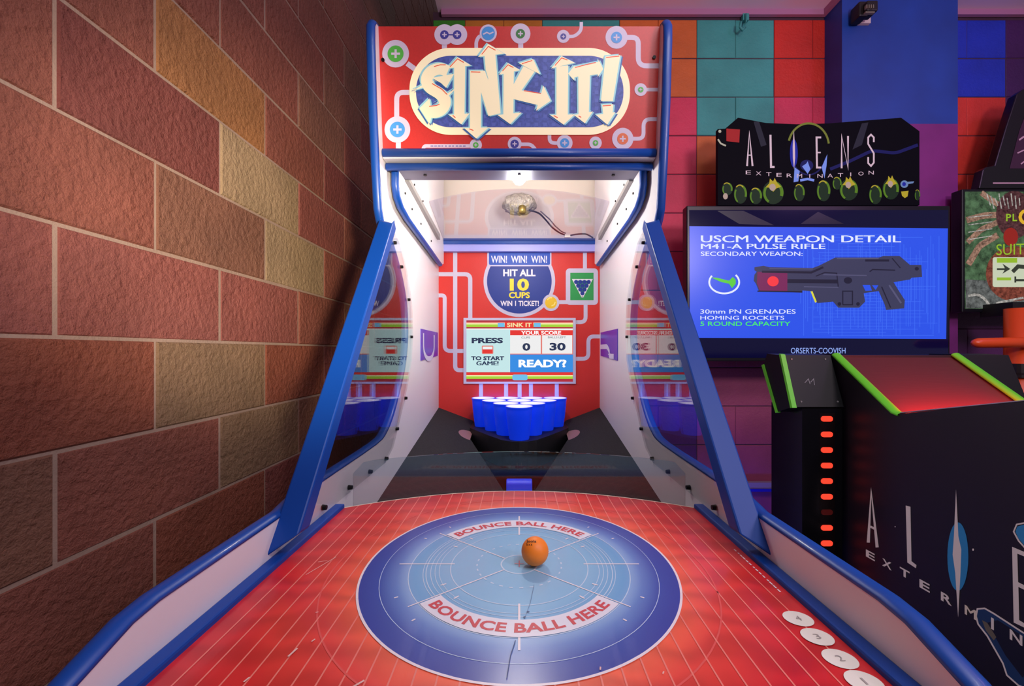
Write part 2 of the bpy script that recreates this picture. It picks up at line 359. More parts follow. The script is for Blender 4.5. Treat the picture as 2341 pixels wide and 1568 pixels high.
for s in (-1, 1):
    a, b = sorted((s * XI, s * XO))
    sp = put('side_panel', MB().prism(ffront + profile[len(front):], a, b).mesh(), WHITE, cab)
    put('edge_moulding', trim_mesh(ffront, a - .001, b + .001), BLUE, sp)
    # screws through the clear window along the hollow
    for (px, py) in ((900, 555), (915, 610), (932, 685), (938, 770), (925, 910), (905, 980), (880, 1048), (843, 1078), (796, 1114), (736, 1160)):
        y = y_px(px, XI); z = (PY - py) / F * y
        put('screw', MB().tube([(s * (XI - .0005), y, z), (s * (XI - .009), y, z)], [.0055, .0045], 10).mesh(), SCREW, sp)
    # clear side window
    win = [(.635, -.305), (1.14, -.305), (1.21, -.28), (1.28, -.21), (1.36, -.12), (1.42, -.03), (1.435, .06), (1.42, .17), (1.36, .265), (1.29, .335), (1.22, .36), (1.135, .355)]
    wa, wb_ = sorted((s * (XI - .0055), s * (XI - .0005)))
    put('side_window', MB().prism(win, wa, wb_).mesh(), ACRYL, cab, 'clear acrylic side window')
    # slanted blue board that holds the front edge of the window
    t0, t1 = Vector((1.118, .362)), Vector((.612, -.302)); d = (t1 - t0).normalized(); nr = Vector((-d.y, d.x))
    if nr.x < 0: nr = -nr
    xo, xi = s * (XI + .003), s * (XI - .037)
    rowp = lambda x, q, k: (x, q.x + nr.x * k, q.y + nr.y * k)
    tv = [rowp(xo, t0 + d * .02, 0), rowp(xo, t0, .006), rowp(xo, t0, .03), rowp(xi, t0 + d * .012, .03), rowp(xi, t0 + d * .012, .006), rowp(xi, t0 + d * .03, 0)]
    bv = [rowp(xo, t1, 0), rowp(xo, t1, .006), rowp(xo, t1 - d * .02, .03), rowp(xi, t1 - d * .05, .03), rowp(xi, t1 - d * .035, .006), rowp(xi, t1 - d * .03, 0)]
    bev(put('window_post', mesh_from(tv + bv, [tuple(range(6)), tuple(range(6, 12))] + [(i, (i + 1) % 6, 6 + (i + 1) % 6, 6 + i) for i in range(6)]), BLUEFLAT, cab, 'slanted blue post'), .003, 2)
    # blue strip along the playfield
    sa, sb = sorted((s * .353, s * .3725))
    bev(put('playfield_rail', plain_box(sa, sb, .16, .842, HF - .02, HF + .008), BLUEFLAT, cab), .003, 2)
    # hood side board with its own moulding
    ha, hb = sorted((s * .344, s * .364))
    hp = [(1.185, .516), (1.185, .475), (1.20, .448), (1.235, .43), (1.31, .418), (1.86, .388), (1.895, .40), (1.895, .83), (1.185, .83)]
    hs = put('hood_board', MB().prism(hp, ha, hb).mesh(), WHITE, cab)
    put('edge_moulding', trim_mesh(hp[:6][::-1], ha - .001, hb + .001, -.008) if False else trim_mesh(hp[:6], ha - .001, hb + .001, -.008), BLUE, hs)
    for (y, z) in ((1.25, .475), (1.33, .455), (1.45, .445), (1.62, .43), (1.27, .56), (1.36, .545), (1.48, .535)):
        put('screw', MB().tube([(s * .3445, y, z), (s * .341, y, z)], .0035, 8).mesh(), SCREW, hs)
    ga, gb = sorted((s * .331, s * .3435))
    put('angle_bracket', MB().prism([(1.252, .512), (1.252, .525), (1.74, .489), (1.74, .467)], ga, gb).mesh(), GREYM, hs)
    # purple pane let into the side wall near the backboard
    pa, pb = sorted((s * (XI - .003), s * (XI + .001)))
    pp = put('side_pane', MB().prism([(1.565, -.035), (1.885, -.02), (1.885, .085), (1.565, .085)], pa, pb).mesh(), mat('purple_pane', (78, 50, 190), .25), cab, 'purple pane in the white side wall')
    zz = [(1.885, .02), (1.80, .02), (1.74, .02), (1.70, .0), (1.70, -.02), (1.62, -.02)] if s > 0 else [(1.60, .07), (1.60, .0), (1.66, -.03), (1.74, -.03), (1.80, 0), (1.80, .07)]
    me = mesh_from([(s * (XI - .0036), y, z) for y, z in stroke(zz, .02, .03)], [list(range(len(stroke(zz, .02, .03))))])
    put('printed_pipe', me, LILAC, pp)
# back, base and front of the cabinet
put('rear_panel', plain_box(-XI, XI, 1.945, 1.99, -CZ, .86), WHITE, cab)
put('roof_board', plain_box(-XI, XI, 1.14, 1.945, .835, .86), CREAM, cab)
put('front_panel', plain_box(-XI, XI, .16, .18, -CZ, HF - .02), WHITE, cab)
put('hood_back', plain_box(-XI, XI, 1.925, 1.944, .50, .834), CREAM, cab)

# playfield
def arc_y(x): return .941 - .1 * (x / .353) ** 2
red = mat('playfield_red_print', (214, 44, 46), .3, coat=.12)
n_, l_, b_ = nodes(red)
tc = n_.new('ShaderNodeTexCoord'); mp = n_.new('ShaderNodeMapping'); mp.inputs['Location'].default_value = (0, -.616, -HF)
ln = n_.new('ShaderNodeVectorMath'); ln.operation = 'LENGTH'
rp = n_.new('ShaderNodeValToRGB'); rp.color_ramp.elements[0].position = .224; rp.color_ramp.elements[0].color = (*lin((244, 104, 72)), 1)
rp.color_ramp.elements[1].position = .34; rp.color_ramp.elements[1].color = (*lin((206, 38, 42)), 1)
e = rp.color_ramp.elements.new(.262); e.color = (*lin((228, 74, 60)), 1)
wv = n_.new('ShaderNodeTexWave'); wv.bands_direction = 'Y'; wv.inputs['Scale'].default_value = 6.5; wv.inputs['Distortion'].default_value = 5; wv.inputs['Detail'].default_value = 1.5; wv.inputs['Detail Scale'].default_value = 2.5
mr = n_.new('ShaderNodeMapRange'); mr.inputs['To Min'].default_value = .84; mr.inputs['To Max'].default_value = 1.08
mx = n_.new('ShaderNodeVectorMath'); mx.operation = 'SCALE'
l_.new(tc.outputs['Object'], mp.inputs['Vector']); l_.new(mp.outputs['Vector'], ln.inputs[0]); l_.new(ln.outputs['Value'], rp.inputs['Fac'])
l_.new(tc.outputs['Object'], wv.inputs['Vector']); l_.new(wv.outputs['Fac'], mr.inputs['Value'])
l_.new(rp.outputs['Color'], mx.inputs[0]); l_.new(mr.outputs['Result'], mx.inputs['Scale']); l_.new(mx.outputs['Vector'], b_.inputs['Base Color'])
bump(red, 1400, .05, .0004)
xs = [-.353 + .706 * i / 32 for i in range(33)]
outline = [(x, arc_y(x)) for x in xs] + [(.353, .17), (-.353, .17)]
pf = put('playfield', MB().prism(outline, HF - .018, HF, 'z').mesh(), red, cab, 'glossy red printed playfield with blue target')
def pf_print(name, polys, m, off, label=None):
    v = []; f = []
    for i, pl in enumerate(polys):
        k = len(v); v += [(x, y, HF + off + i % 9 * 1.5e-5) for x, y in pl]; f.append(list(range(k, k + len(pl))))
    return put(name, mesh_from(v, f), m, pf, label)
PWHITE = mat('playfield_white_print', (236, 226, 230), .35)
PPINK = mat('playfield_pink_line', (236, 130, 116), .35)
CY = .616
lines = []
for k in range(-15, 15):
    x = (k + .5) * .02264; ye = arc_y(x) - .003; h = .0009
    if abs(x) < .2235:
        q = math.sqrt(.2245 ** 2 - x * x)
        lines += [rect(x - h, .17, x + h, CY - q), rect(x - h, CY + q, x + h, ye)]
    else: lines.append(rect(x - h, .17, x + h, ye))
pf_print('lane_lines', lines, PPINK, .0003)
pf_print('edge_line', [stroke([(x, arc_y(x) - .002) for x in xs], .0035)], mat('cream_edge_line', (236, 214, 190), .4), .0004)
def ring(r0, r1, n=96, a0=0, a1=360, c=(0, CY)):
    k = n if a1 - a0 >= 360 else n + 1; out = []
    for i in range(n):
        t0, t1 = R(a0 + (a1 - a0) * i / n), R(a0 + (a1 - a0) * (i + 1) / n)
        out.append([(c[0] + r * math.cos(t), c[1] + r * math.sin(t)) for r, t in ((r0, t0), (r1, t0), (r1, t1), (r0, t1))])
    return out
pf_print('outer_ring_line', ring(.2685, .2705), mat('pink_ring_print', (226, 92, 84), .35), .0003)
disc = mat('target_blue_print', (60, 80, 170), .28, coat=.15)
n_, l_, b_ = nodes(disc)
tc = n_.new('ShaderNodeTexCoord'); mp = n_.new('ShaderNodeMapping'); mp.inputs['Location'].default_value = (0, -CY, -HF - .0006)
ln = n_.new('ShaderNodeVectorMath'); ln.operation = 'LENGTH'; mu = n_.new('ShaderNodeMath'); mu.operation = 'MULTIPLY'; mu.inputs[1].default_value = 4
rp = n_.new('ShaderNodeValToRGB'); el = rp.color_ramp.elements
el[0].position = 0; el[0].color = (*lin((142, 192, 222)), 1); el[1].position = .9; el[1].color = (*lin((56, 70, 160)), 1)
for p_, c_ in ((.42, (134, 188, 222)), (.60, (104, 166, 214)), (.632, (112, 166, 214)), (.64, (136, 174, 220)), (.70, (98, 134, 200)), (.79, (58, 82, 170))):
    e = el.new(p_); e.color = (*lin(c_), 1)
l_.new(tc.outputs['Object'], mp.inputs['Vector']); l_.new(mp.outputs['Vector'], ln.inputs[0]); l_.new(ln.outputs['Value'], mu.inputs[0]); l_.new(mu.outputs[0], rp.inputs['Fac']); l_.new(rp.outputs['Color'], b_.inputs['Base Color'])
bump(disc, 1400, .06, .0004)
pf_print('target_disc', [circ(0, CY, .2225, n=128)[::-1]], disc, .0006, 'blue printed bounce target')
pf_print('target_border', ring(.2225, .2255, 128), PWHITE, .0007)
PLIGHT = mat('target_pale_line', (196, 216, 236), .35)
rings = []
for r, w in ((.1005, .0014), (.1165, .0009), (.1225, .0009), (.1285, .0009), (.135, .0012), (.139, .0009), (.159, .0012), (.0266, .0022), (.197, .0008)): rings += ring(r - w / 2, r + w / 2, 96)
for k in range(28): rings += ring(.0612, .0634, 2, k * 360 / 28, k * 360 / 28 + 5)
pf_print('target_rings', rings, PLIGHT, .0008)
cross = [rect(-.1775, CY - .0011, -.0955, CY + .0011), rect(.0955, CY - .0011, .1775, CY + .0011), rect(-.0013, CY + .097, .0013, CY + .178), rect(-.0013, CY - .178, .0013, CY - .097)]
for a in (37, 143, 217, 323):
    c_, s_ = math.cos(R(a)), math.sin(R(a))
    cross.append(stroke([(.027 * c_, CY + .027 * s_), (.172 * c_, CY + .172 * s_)], .0018))
    for r0, r1, da in ((.082, .088, 0), (.112, .120, 9), (.176, .181, 9), (.112, .120, -9), (.176, .181, -9)):
        c2, s2 = math.cos(R(a + da)), math.sin(R(a + da)); cross.append(stroke([(r0 * c2, CY + r0 * s2), (r1 * c2, CY + r1 * s2)], .0022))
pf_print('target_ticks', cross, PWHITE, .001)
for a_ in (38, 218): pf_print('target_banner', ring(.1285, .158, 40, a_, a_ + 104), mat('banner_white_print', (226, 226, 236), .35), .0012)
PRED = mat('playfield_red_letter', (206, 62, 74), .4)
text('bounce_lettering', 'BOUNCE BALL HERE', None, PRED, None, 0, pf, .03, 1.02, fn=lambda u, w: (lambda a, r: (r * math.cos(a), CY + r * math.sin(a), HF + .0015))(R(138.5 - 97 * u), .1355 + .0165 * w))
text('bounce_lettering', 'BOUNCE BALL HERE', None, PRED, None, 0, pf, .03, 1.02, fn=lambda u, w: (lambda a, r: (r * math.cos(a), CY + r * math.sin(a), HF + .0015))(R(221.5 + 97 * u), .1515 - .0165 * w))
pf_print('centre_cross', [rect(-.007, CY - .0006, .007, CY + .0006), rect(-.0006, CY - .009, .0006, CY + .009)], mat('cross_red_print', (214, 70, 84), .4), .0014)
for i, (y, g) in enumerate(((.4905, '4'), (.459, '3'), (.4264, '2'), (.3966, '1'))):
    st = pf_print('number_sticker', [circ(.3292, y, .0163, .0142, 32)[::-1]], mat('white_sticker', (236, 232, 222), .45), .0008 + .0002 * (i % 2))
    q = .0045
    text('numeral', g, None, mat('grey_numeral', (168, 160, 158), .5), None, 0, st, .0, fn=lambda u, w, y=y, g=g: (.3292 + (u - .5) * (.006 if g != '1' else .0022), y - .004 + w * .008, HF + .0014))
pf_print('small_print', [rect(.3415, .545 + k * .0085, .3435, .545 + k * .0085 + random.choice((.004, .006, .007))) for k in range(14)], PWHITE, .0006)
sm = mat('dark_scuff', (84, 100, 140), .6)
pf_print('scuff_marks', [stroke([(.020, .56), (.014, .52), (.006, .488)], .0004), circ(.0108, .502, .002, .0012, 8), circ(.0065, .492, .0016, .0012, 8),
                         stroke([(-.004, .452), (-.009, .43), (-.012, .40)], .0009)], sm, .0017)
pw = mat('white_scratch', (232, 190, 180), .6)
pf_print('scratches', [stroke([(x, y), (x + dx, y + dy)], w) for x, y, dx, dy, w in ((-.238, .428, .003, .012, .0022), (-.30, .585, .02, .05, .001), (-.16, .385, .012, .012, .0022), (-.262, .395, .002, .006, .0018),
                                                                                      (-.225, .45, .002, .004, .0016), (.08, .41, .001, .004, .0015), (-.30, .62, .012, .004, .001), (.14, .405, .002, .003, .0012), (-.245, .5, .003, .001, .001))], pw, .0018)['kind'] = 'stuff'

# clear shield along the far edge of the playfield
sx = [-.34 + .68 * i / 40 for i in range(41)]
sv = []; sf = []
for i, x in enumerate(sx):
    e = min(abs(x + .34), abs(x - .34)); top = HF + .088 - (.022 * (1 - math.sqrt(max(0, 1 - (1 - e / .03) ** 2))) if e < .03 else 0)
    y = arc_y(x) + .002
    sv += [(x, y, HF - .004), (x, y, top), (x, y + .004, HF - .004), (x, y + .004, top)]
for i in range(40):
    a, b = i * 4, i * 4 + 4
    sf += [(a, b, b + 1, a + 1), (a + 2, a + 3, b + 3, b + 2), (a + 1, b + 1, b + 3, a + 3), (a, a + 2, b + 2, b)]
sf += [(0, 1, 3, 2), (160, 162, 163, 161)]
put('ball_shield', mesh_from(sv, sf, False), clear('clear_shield', (.86, .89, .90)), cab, 'low clear curved shield')

# black carpeted slopes that fall to the pit
CARP = bump(speckle(mat('black_carpet', (46, 44, 48), .95), 260, .22, .45), 500, .8, .004)
def cz(x, y): return -.26 - .381 * (XI - abs(x)) - .1616 * (1.92 - y)
PIT = [(-.2125, 1.73), (-.083, 1.458), (0, 1.283)]
for s in (-1, 1):
    o = [(s * XI, 1.924), (s * XI, .80), (0, .80), (0, 1.283), (s * .083, 1.458), (s * .2125, 1.73), (s * .2125, 1.924)]
    n = len(o); v = [(x, y, cz(x, y)) for x, y in o] + [(x, y, cz(x, y) - .012) for x, y in o]
    f = [list(range(n)), list(range(n, 2 * n))] + [(i, (i + 1) % n, n + (i + 1) % n, n + i) for i in range(n)]
    cp = put('carpet_slope', mesh_from(v, f), CARP, cab)
    ell = circ(s * .213, 1.735, .040, .045, 20)
    ell = [(x, y) for x, y in ell if abs(x) >= .199]
    put('pink_patch', mesh_from([(x, y, cz(x, y) + .001) for x, y in ell], [list(range(len(ell)))]), mat('dull_pink_patch', (150, 110, 112), .5), cp)  # dull pink part-ellipse on the carpet, cut off beside the pit
DARK = mat('pit_black', (10, 10, 20), .4)
put('pit_floor', plain_box(-.24, .24, 1.25, 1.92, -.60, -.585), DARK, cab)
pw_ = MB()
for s in (-1, 1):
    for (a, b) in (((0, 1.283), (s * .083, 1.458)), ((s * .083, 1.458), (s * .2125, 1.73)), ((s * .2125, 1.73), (s * .2125, 1.92))):
        pw_.add([(a[0], a[1], cz(*a) - .003), (b[0], b[1], cz(*b) - .003), (b[0], b[1], -.59), (a[0], a[1], -.59)], [(0, 1, 2, 3)])
put('pit_wall', pw_.mesh(), DARK, cab)
bc = bev(put('ball_chute', MB().prism([(1.44, -.59), (1.44, -.458), (1.45, -.449), (1.47, -.449), (1.47, -.59)], -.045, .045).mesh(), mat('blue_glowing_plastic', (30, 64, 220), .4, emit=.55), cab, 'small glowing blue ball chute'), .004)
# platform for the cups: rounded wedge
half = [(0, 1.502), (.03, 1.508), (.065, 1.535), (.12, 1.62), (.175, 1.715), (.205, 1.768), (.212, 1.79), (.212, 1.92)]
plat = [(-x, y) for x, y in half[:0:-1]] + half
put('cup_platform', MB().prism(plat, -.43, -.3275, 'z').mesh(), mat('platform_black', (12, 12, 16), .55), cab, 'black wedge platform')

# ---------------------------------------------------------------- backboard and its print
YBK = 1.92
bkred = speckle(mat('backboard_red_print', (222, 52, 46), .45), 300, .3, .86)
bk = put('backboard', plain_box(-XI, XI, YBK, YBK + .02, -.55, .515), bkred, cab, 'red printed backboard with lit scoreboard')
PB = Plane((0, YBK, 0), (0, -1, 0))
c3 = lambda pts: sc(pts, 3.1357, 980, 540)
BBLUE = mat('badge_blue_print', (10, 50, 146), .5); BWHITE = mat('badge_white_print', (236, 236, 246), .45); BYEL = mat('badge_yellow_print', (250, 226, 30), .45)
pipes = [stroke([(190, 60), (190, 960), (255, 960)], 30, 50), stroke([(70, 272), (298, 272), (298, 600)], 30, 40), stroke([(70, 424), (115, 424), (115, 822), (255, 822)], 28, 40),
         stroke([(1120, 60), (1120, 240)], 28), stroke([(1125, 480), (1125, 616), (1045, 616)], 28, 40), stroke([(1240, 718), (1145, 718), (1145, 878), (1048, 878)], 28, 40), stroke([(920, 472), (1000, 472)], 28)]
pipes += [stroke([(x, 1045), (x, 1190)], 28) for x in (375, 555, 652, 733, 918)]
for i, p in enumerate(pipes): flat('printed_pipe', [c3(p)], LILAC, PB, .0004 + .00004 * i, bk)
body = [(430, 200)] + circ(650, 325, 257, n=50, a0=-22, a1=202) + [(425, 214), (420, 100), (880, 100), (880, 214)][:0]
flat('badge_border', [c3(circ(650, 322, 257, n=64)), c3(rrect(420, 60, 880, 222, 8))], LILAC, PB, .0010, bk)
flat('badge_body', [c3(circ(650, 322, 232, n=60, a0=-27.5, a1=207.5))], BBLUE, PB, .0014, bk)
flat('badge_heading', [c3(rrect(432, 60, 870, 206, 12))], mat('badge_bright_blue', (16, 80, 190), .5), PB, .0014, bk)
def t3(body, cx, cy, w, h, m, bold=.03): text('lettering', body, (980 + (cx - w / 2) / 3.1357, 540 + (cy - h / 2) / 3.1357, 980 + (cx + w / 2) / 3.1357, 540 + (cy + h / 2) / 3.1357), m, PB, .0018, bk, bold)
t3('WIN!  WIN!  WIN!', 648, 165, 402, 52, BWHITE, .02); t3('HIT ALL', 650, 262, 232, 50, BWHITE, .035); t3('10', 650, 347, 138, 88, BYEL, .04)
t3('CUPS', 650, 422, 150, 44, BYEL, .035); t3('WIN 1 TICKET!', 652, 481, 276, 38, BWHITE, .03)
flat('coin_ring', [c3(circ(877, 476, 60))], LILAC, PB, .0022, bk)
flat('coin', [c3(circ(877, 476, 43))], mat('coin_yellow_print', (240, 200, 40), .4), PB, .0026, bk)
flat('coin_glint', [c3(stroke([(850, 455), (868, 440), (885, 440)], 10)), c3(stroke([(880, 500), (900, 490), (908, 470)], 8))], mat('coin_pale_print', (252, 236, 130), .4), PB, .003, bk)
flat('rack_border', [c3(rrect(983, 230, 1214, 492, 28))], LILAC, PB, .0010, bk)
flat('rack_square', [c3(rect(1015, 262, 1182, 458))], mat('rack_green_print', (44, 160, 82), .4), PB, .0014, bk)
flat('rack_outline', [c3(stroke([(1102, 438), (1036, 312), (1168, 312), (1102, 438)], 11))], BWHITE, PB, .0018, bk)
flat('rack_balls', [c3(circ(1102 + (j - (3 - i) / 2) * 30, 328 + i * 27, 15, n=16)) for i in range(4) for j in range(4 - i)], BBLUE, PB, .002, bk)
# scoreboard screen
def glow(name, rgb, s=1.0): return mat(name, (8, 8, 8), .3, emit=s, emit_rgb=rgb)
scr_box = PB.at(1060, 727), PB.at(1316, 877)
mon = put('scoreboard', MB().box(scr_box[0].x, scr_box[1].x, YBK - .006, YBK - .0002, scr_box[1].z, scr_box[0].z).mesh(), mat('lilac_screen_bezel', (206, 208, 232), .4), cab, 'lit scoreboard screen')
PM = Plane((0, YBK - .006, 0), (0, -1, 0))
c4 = lambda pts: sc(pts, 7.8033, 1040, 720)
G = {'red': glow('screen_red', (228, 52, 46)), 'dkred': glow('screen_dark_red', (176, 44, 60)), 'lime': glow('screen_lime', (166, 214, 56)), 'pale': glow('screen_pale_yellow', (244, 232, 170)),
     'mint': glow('screen_mint', (196, 230, 232)), 'white': glow('screen_white', (238, 238, 238)), 'blue': glow('screen_blue', (52, 140, 226)), 'navy': glow('screen_navy', (40, 52, 84)), 'sky': glow('screen_sky', (110, 190, 236)), 'grey': glow('screen_grey', (140, 146, 150)), 'tan': glow('screen_pink', (228, 120, 110)), 'hot': glow('screen_bright_white', (255, 255, 255), 1.05)}
def sq(name, x0, y0, x1, y1, k, off): flat(name, [c4(rect(x0, y0, x1, y1))], G[k], PM, off, mon)
sq('screen_ground', 205, 95, 2105, 1190, 'dkred', .0004)
for (y0, y1, k) in ((125, 142, 'tan'), (142, 168, 'pale'), (168, 215, 'lime'), (1050, 1072, 'red'), (1072, 1095, 'pale'), (1095, 1138, 'lime'), (1025, 1050, 'red'), (240, 262, 'white')): sq('screen_stripe', 205, y0, 2105, y1, k, .0008)
sq('start_panel', 205, 262, 985, 1020, 'mint', .0010); sq('score_ground', 985, 262, 2105, 700, 'white', .0010); sq('score_heading', 985, 270, 2105, 362, 'red', .0014)
sq('ready_panel', 985, 700, 2105, 1020, 'blue', .0012); sq('score_divider', 1532, 362, 1556, 700, 'tan', .0014); sq('score_edge', 2092, 362, 2105, 700, 'tan', .0014); sq('score_edge', 985, 690, 2105, 704, 'tan', .0014)
sq('title_block', 890, 120, 1400, 235, 'red', .0014)
for x0, x1 in ((765, 885), (1410, 1530)): sq('title_bracket', x0, 140, x1, 215, 'sky', .0014)
flat('screen_button', [c4(rrect(480, 545, 685, 695, 18))], G['tan'], PM, .0014, mon); flat('screen_button_face', [c4(rect(496, 612, 668, 682))], G['red'], PM, .0018, mon); flat('screen_button_shine', [c4(rect(496, 565, 668, 612))], G['white'], PM, .0018, mon)
flat('screen_tab', [c4(rrect(1025, 1062, 1295, 1165, 30))], G['sky'], PM, .0016, mon)
def t4(body, x0, y0, x1, y1, k, bold=.03): text('lettering', body, c4([(x0, y0), (x1, y0), (x1, y1), (x0, y1)]), G[k], PM, .002, mon, bold)
t4('PRESS', 298, 405, 858, 505, 'navy', .045); t4('TO START', 290, 735, 878, 808, 'navy', .045); t4('GAME!', 380, 825, 780, 898, 'navy', .045)
t4('YOUR SCORE', 1180, 285, 1895, 352, 'hot', .03); t4('CUPS', 1185, 385, 1340, 420, 'grey', .02); t4('BALLS LEFT', 1660, 380, 1980, 415, 'grey', .02)
t4('0', 1205, 500, 1345, 638, 'navy', .04); t4('30', 1688, 495, 1975, 635, 'navy', .04); t4('READY?', 1135, 795, 1990, 935, 'hot', .045); t4('SINK IT', 930, 138, 1370, 215, 'pale', .03)

# ---------------------------------------------------------------- hood: cross bar, clear sheet, lamp
hb_ = put('cross_bar', plain_box(-XI, XI, 1.893, 1.9195, .456, .515), mat('blue_lit_white_board', (160, 164, 236), .4), cab)  # white board with the blue LED light put into its colour
put('bar_moulding', bpy.data.meshes.new('m') if False else (lambda m: m)(MB().prism([(1.893, .487), (1.886, .489), (1.883, .501), (1.886, .513), (1.893, .515)], -XI, XI).mesh()), BLUE, hb_)
sh_o = [(-.341, 1.885), (.341, 1.885)] + [(x, 1.573 - .078 * (1 - (x / .341) ** 2)) for x in [.341 - .682 * i / 24 for i in range(25)]]
def shz(y): return .497 + .2126 * (1.89 - y)
n = len(sh_o); v = [(x, y, shz(y)) for x, y in sh_o] + [(x, y, shz(y) + .004) for x, y in sh_o]
put('clear_ceiling_sheet', mesh_from(v, [list(range(n)), list(range(n, 2 * n))] + [(i, (i + 1) % n, n + (i + 1) % n, n + i) for i in range(n)]), clear('clear_sheet', (.93, .93, .98), 1.6), cab, 'clear sheet with arched front edge')
# soffit under the marquee with its mouldings
sof = put('soffit', plain_box(-XI, XI, 1.158, 1.253, .516, .545), mat('pale_metal_soffit', (112, 110, 132), .4, .4), cab)
for px in (972, 1187, 1402):
    x = (px - PX) / F * 1.215; put('screw', MB().cyl((x, 1.215, .5165), (x, 1.215, .5135), .005, 10).mesh(), SCREW, sof)
def bar(name, y, z, r, hx):
    pr = [(y + r * .8 * math.cos(R(a)), z + r * math.sin(R(a))) for a in range(0, 360, 30)]
    return put(name, MB().prism(pr, -hx, hx).mesh(True), BLUE, cab)
bev(put('marquee_ledge', plain_box(-XI + .001, XI - .001, 1.128, 1.158, .524, .549), WHITE, cab), .002)
bm_ = bar('ledge_moulding', 1.128, .5385, .0115, XI - .002); bar('soffit_moulding', 1.152, .5115, .0105, XI - .004)
# lamp in the hood
lamp = put('hood_lamp', MB().lathe([(.0, -.026), (.012, -.024), (.021, -.014), (.024, 0), (.02, .014), (.012, .026), (.012, .05), (.0, .05)], 20, (0, 1.345, .566)).mesh(True), mat('lamp_glow', (255, 240, 215), .3, emit=45), cab, 'bright bare lamp')
put('lamp_base', MB().lathe([(0, 0), (.018, 0), (.022, .03), (.03, .03), (.03, .232), (0, .232)], 16, (0, 1.335, .602)).mesh(), GREYM, cab)
hl = light('hood_lamp_light', 'POINT', (0, 1.335, .505), 7.6, (1, .97, .93), None, .03)
# crumpled dim lamp cover lying on the clear sheet, and its lead
cv = []; cf = []; U, W = 28, 12
cy0 = 1.68; cz0 = shz(cy0) + .052
for i in range(W + 1):
    t = math.pi * i / W
    for j in range(U):
        p = 2 * math.pi * j / U; k = 1 + .10 * math.cos(7 * p + 2 * math.sin(3 * t)) * math.sin(t) + .07 * noise.noise((math.cos(p) * 3, math.sin(p) * 3, t * 3))
        cv.append((.066 * k * math.sin(t) * math.cos(p), cy0 + .05 * k * math.sin(t) * math.sin(p), cz0 + .042 * k * math.cos(t)))
for i in range(W):
    for j in range(U): cf.append((i * U + j, i * U + (j + 1) % U, (i + 1) * U + (j + 1) % U, (i + 1) * U + j))
cov = put('lamp_cover', mesh_from(cv, cf, True), bump(speckle(mat('crumpled_foil', (206, 200, 172), .4, .2), 70, .2, .55), 90, 1, .01), cab, 'crumpled pale foil lamp cover')
put('socket', MB().tube([(.012, 1.632, cz0 - .03), (.012, 1.622, cz0 - .052)], [.016, .012], 12).mesh(True), mat('dull_brass', (150, 130, 70), .35, .7), cov)
def on_sheet(px, py, lift=.006):
    dx, dz = (px - PX) / F, -(py - PY) / F; y = (.497 + .2126 * 1.89 + lift) / (dz + .2126); return (dx * y, y, dz * y)
wp = [(1210, 480), (1233, 487), (1250, 505), (1262, 520), (1280, 533), (1297, 539), (1320, 535), (1340, 534), (1355, 543)]
put('lamp_lead', MB().tube([on_sheet(*p) for p in rounded(wp, 8, 3)], .0035, 8).mesh(True), mat('black_lead', (40, 34, 40), .4), cov)
put('lamp_lead', MB().tube([on_sheet(x + 3 + 4 * math.sin(i), y - 4, .012) for i, (x, y) in enumerate(wp[1:6])], .0025, 8).mesh(True), mat('grey_lead', (120, 110, 110), .4), cov)
cl = on_sheet(1297, 537, .008)
put('cable_clip', MB().box(cl[0] - .012, cl[0] + .012, cl[1] - .008, cl[1] + .008, cl[2] - .012, cl[2] + .010).mesh(), mat('white_clip', (225, 222, 215), .4), cov)

# ---------------------------------------------------------------- marquee
pt_, pb_ = Vector((0, 1.0975, .862)), Vector((0, 1.134, .545))
dv = (pb_ - pt_).normalized(); mn = Vector((0, dv.z, -dv.y)).normalized()
if mn.y > 0: mn = -mn
q0, q1 = pt_ - Vector((0, 0, 0)), pb_
mq = put('marquee_panel', MB().prism([(pt_.y, pt_.z - .004), (pb_.y, pb_.z), (pb_.y + .012, pb_.z), (pt_.y + .012, pt_.z - .004)], -XI, XI).mesh(),
         speckle(mat('marquee_red_print', (200, 50, 48), .4, emit=.07, emit_rgb=(226, 60, 44)), 220, .3, .85), cab, 'red backlit title panel')
PQ = Plane(pt_, mn)
c1 = lambda pts: sc(pts, 3.1635, 820, 20)
MG = {'cream': mat('marquee_lit_cream', (222, 208, 176), .4, emit=.44, emit_rgb=(255, 236, 190)), 'field': speckle(mat('marquee_lit_blue', (74, 88, 164), .4, emit=.18, emit_rgb=(90, 105, 190)), 130, .08, .7),
      'shadow': mat('marquee_letter_shadow', (60, 104, 170), .4, emit=.12), 'aqua': mat('marquee_letter_edge', (150, 206, 214), .4, emit=.25), 'redl': mat('marquee_letter_red', (226, 74, 48), .4, emit=.3)}
MP = mat('marquee_lilac_print', (212, 198, 220), .45, emit=.05)
mp_ = [[(350, 395), (425, 450)], [(620, 240), (620, 295)], [(850, 300), (850, 235), (870, 200), (900, 190)], [(1172, 240), (1172, 295)], [(1515, 200), (1560, 200), (1610, 160), (1610, 96)],
       [(1930, 207), (2022, 207), (2022, 413), (2172, 413)], [(2075, 585), (2172, 585)], [(375, 605), (275, 605), (275, 800)], [(287, 950), (287, 1032)], [(820, 992), (470, 992), (465, 1035)], [(1165, 980), (1250, 980), (1285, 1030)],
       [(1380, 895), (1380, 970), (1450, 972)], [(1975, 940), (2060, 940), (2060, 798), (2165, 798)]]
for p, w in zip(mp_, (38, 36, 26, 36, 24, 36, 26, 36, 36, 26, 26, 26, 28)): flat('printed_pipe', [c1(stroke(p, w, 60))], MP, PQ, .0006, mq)
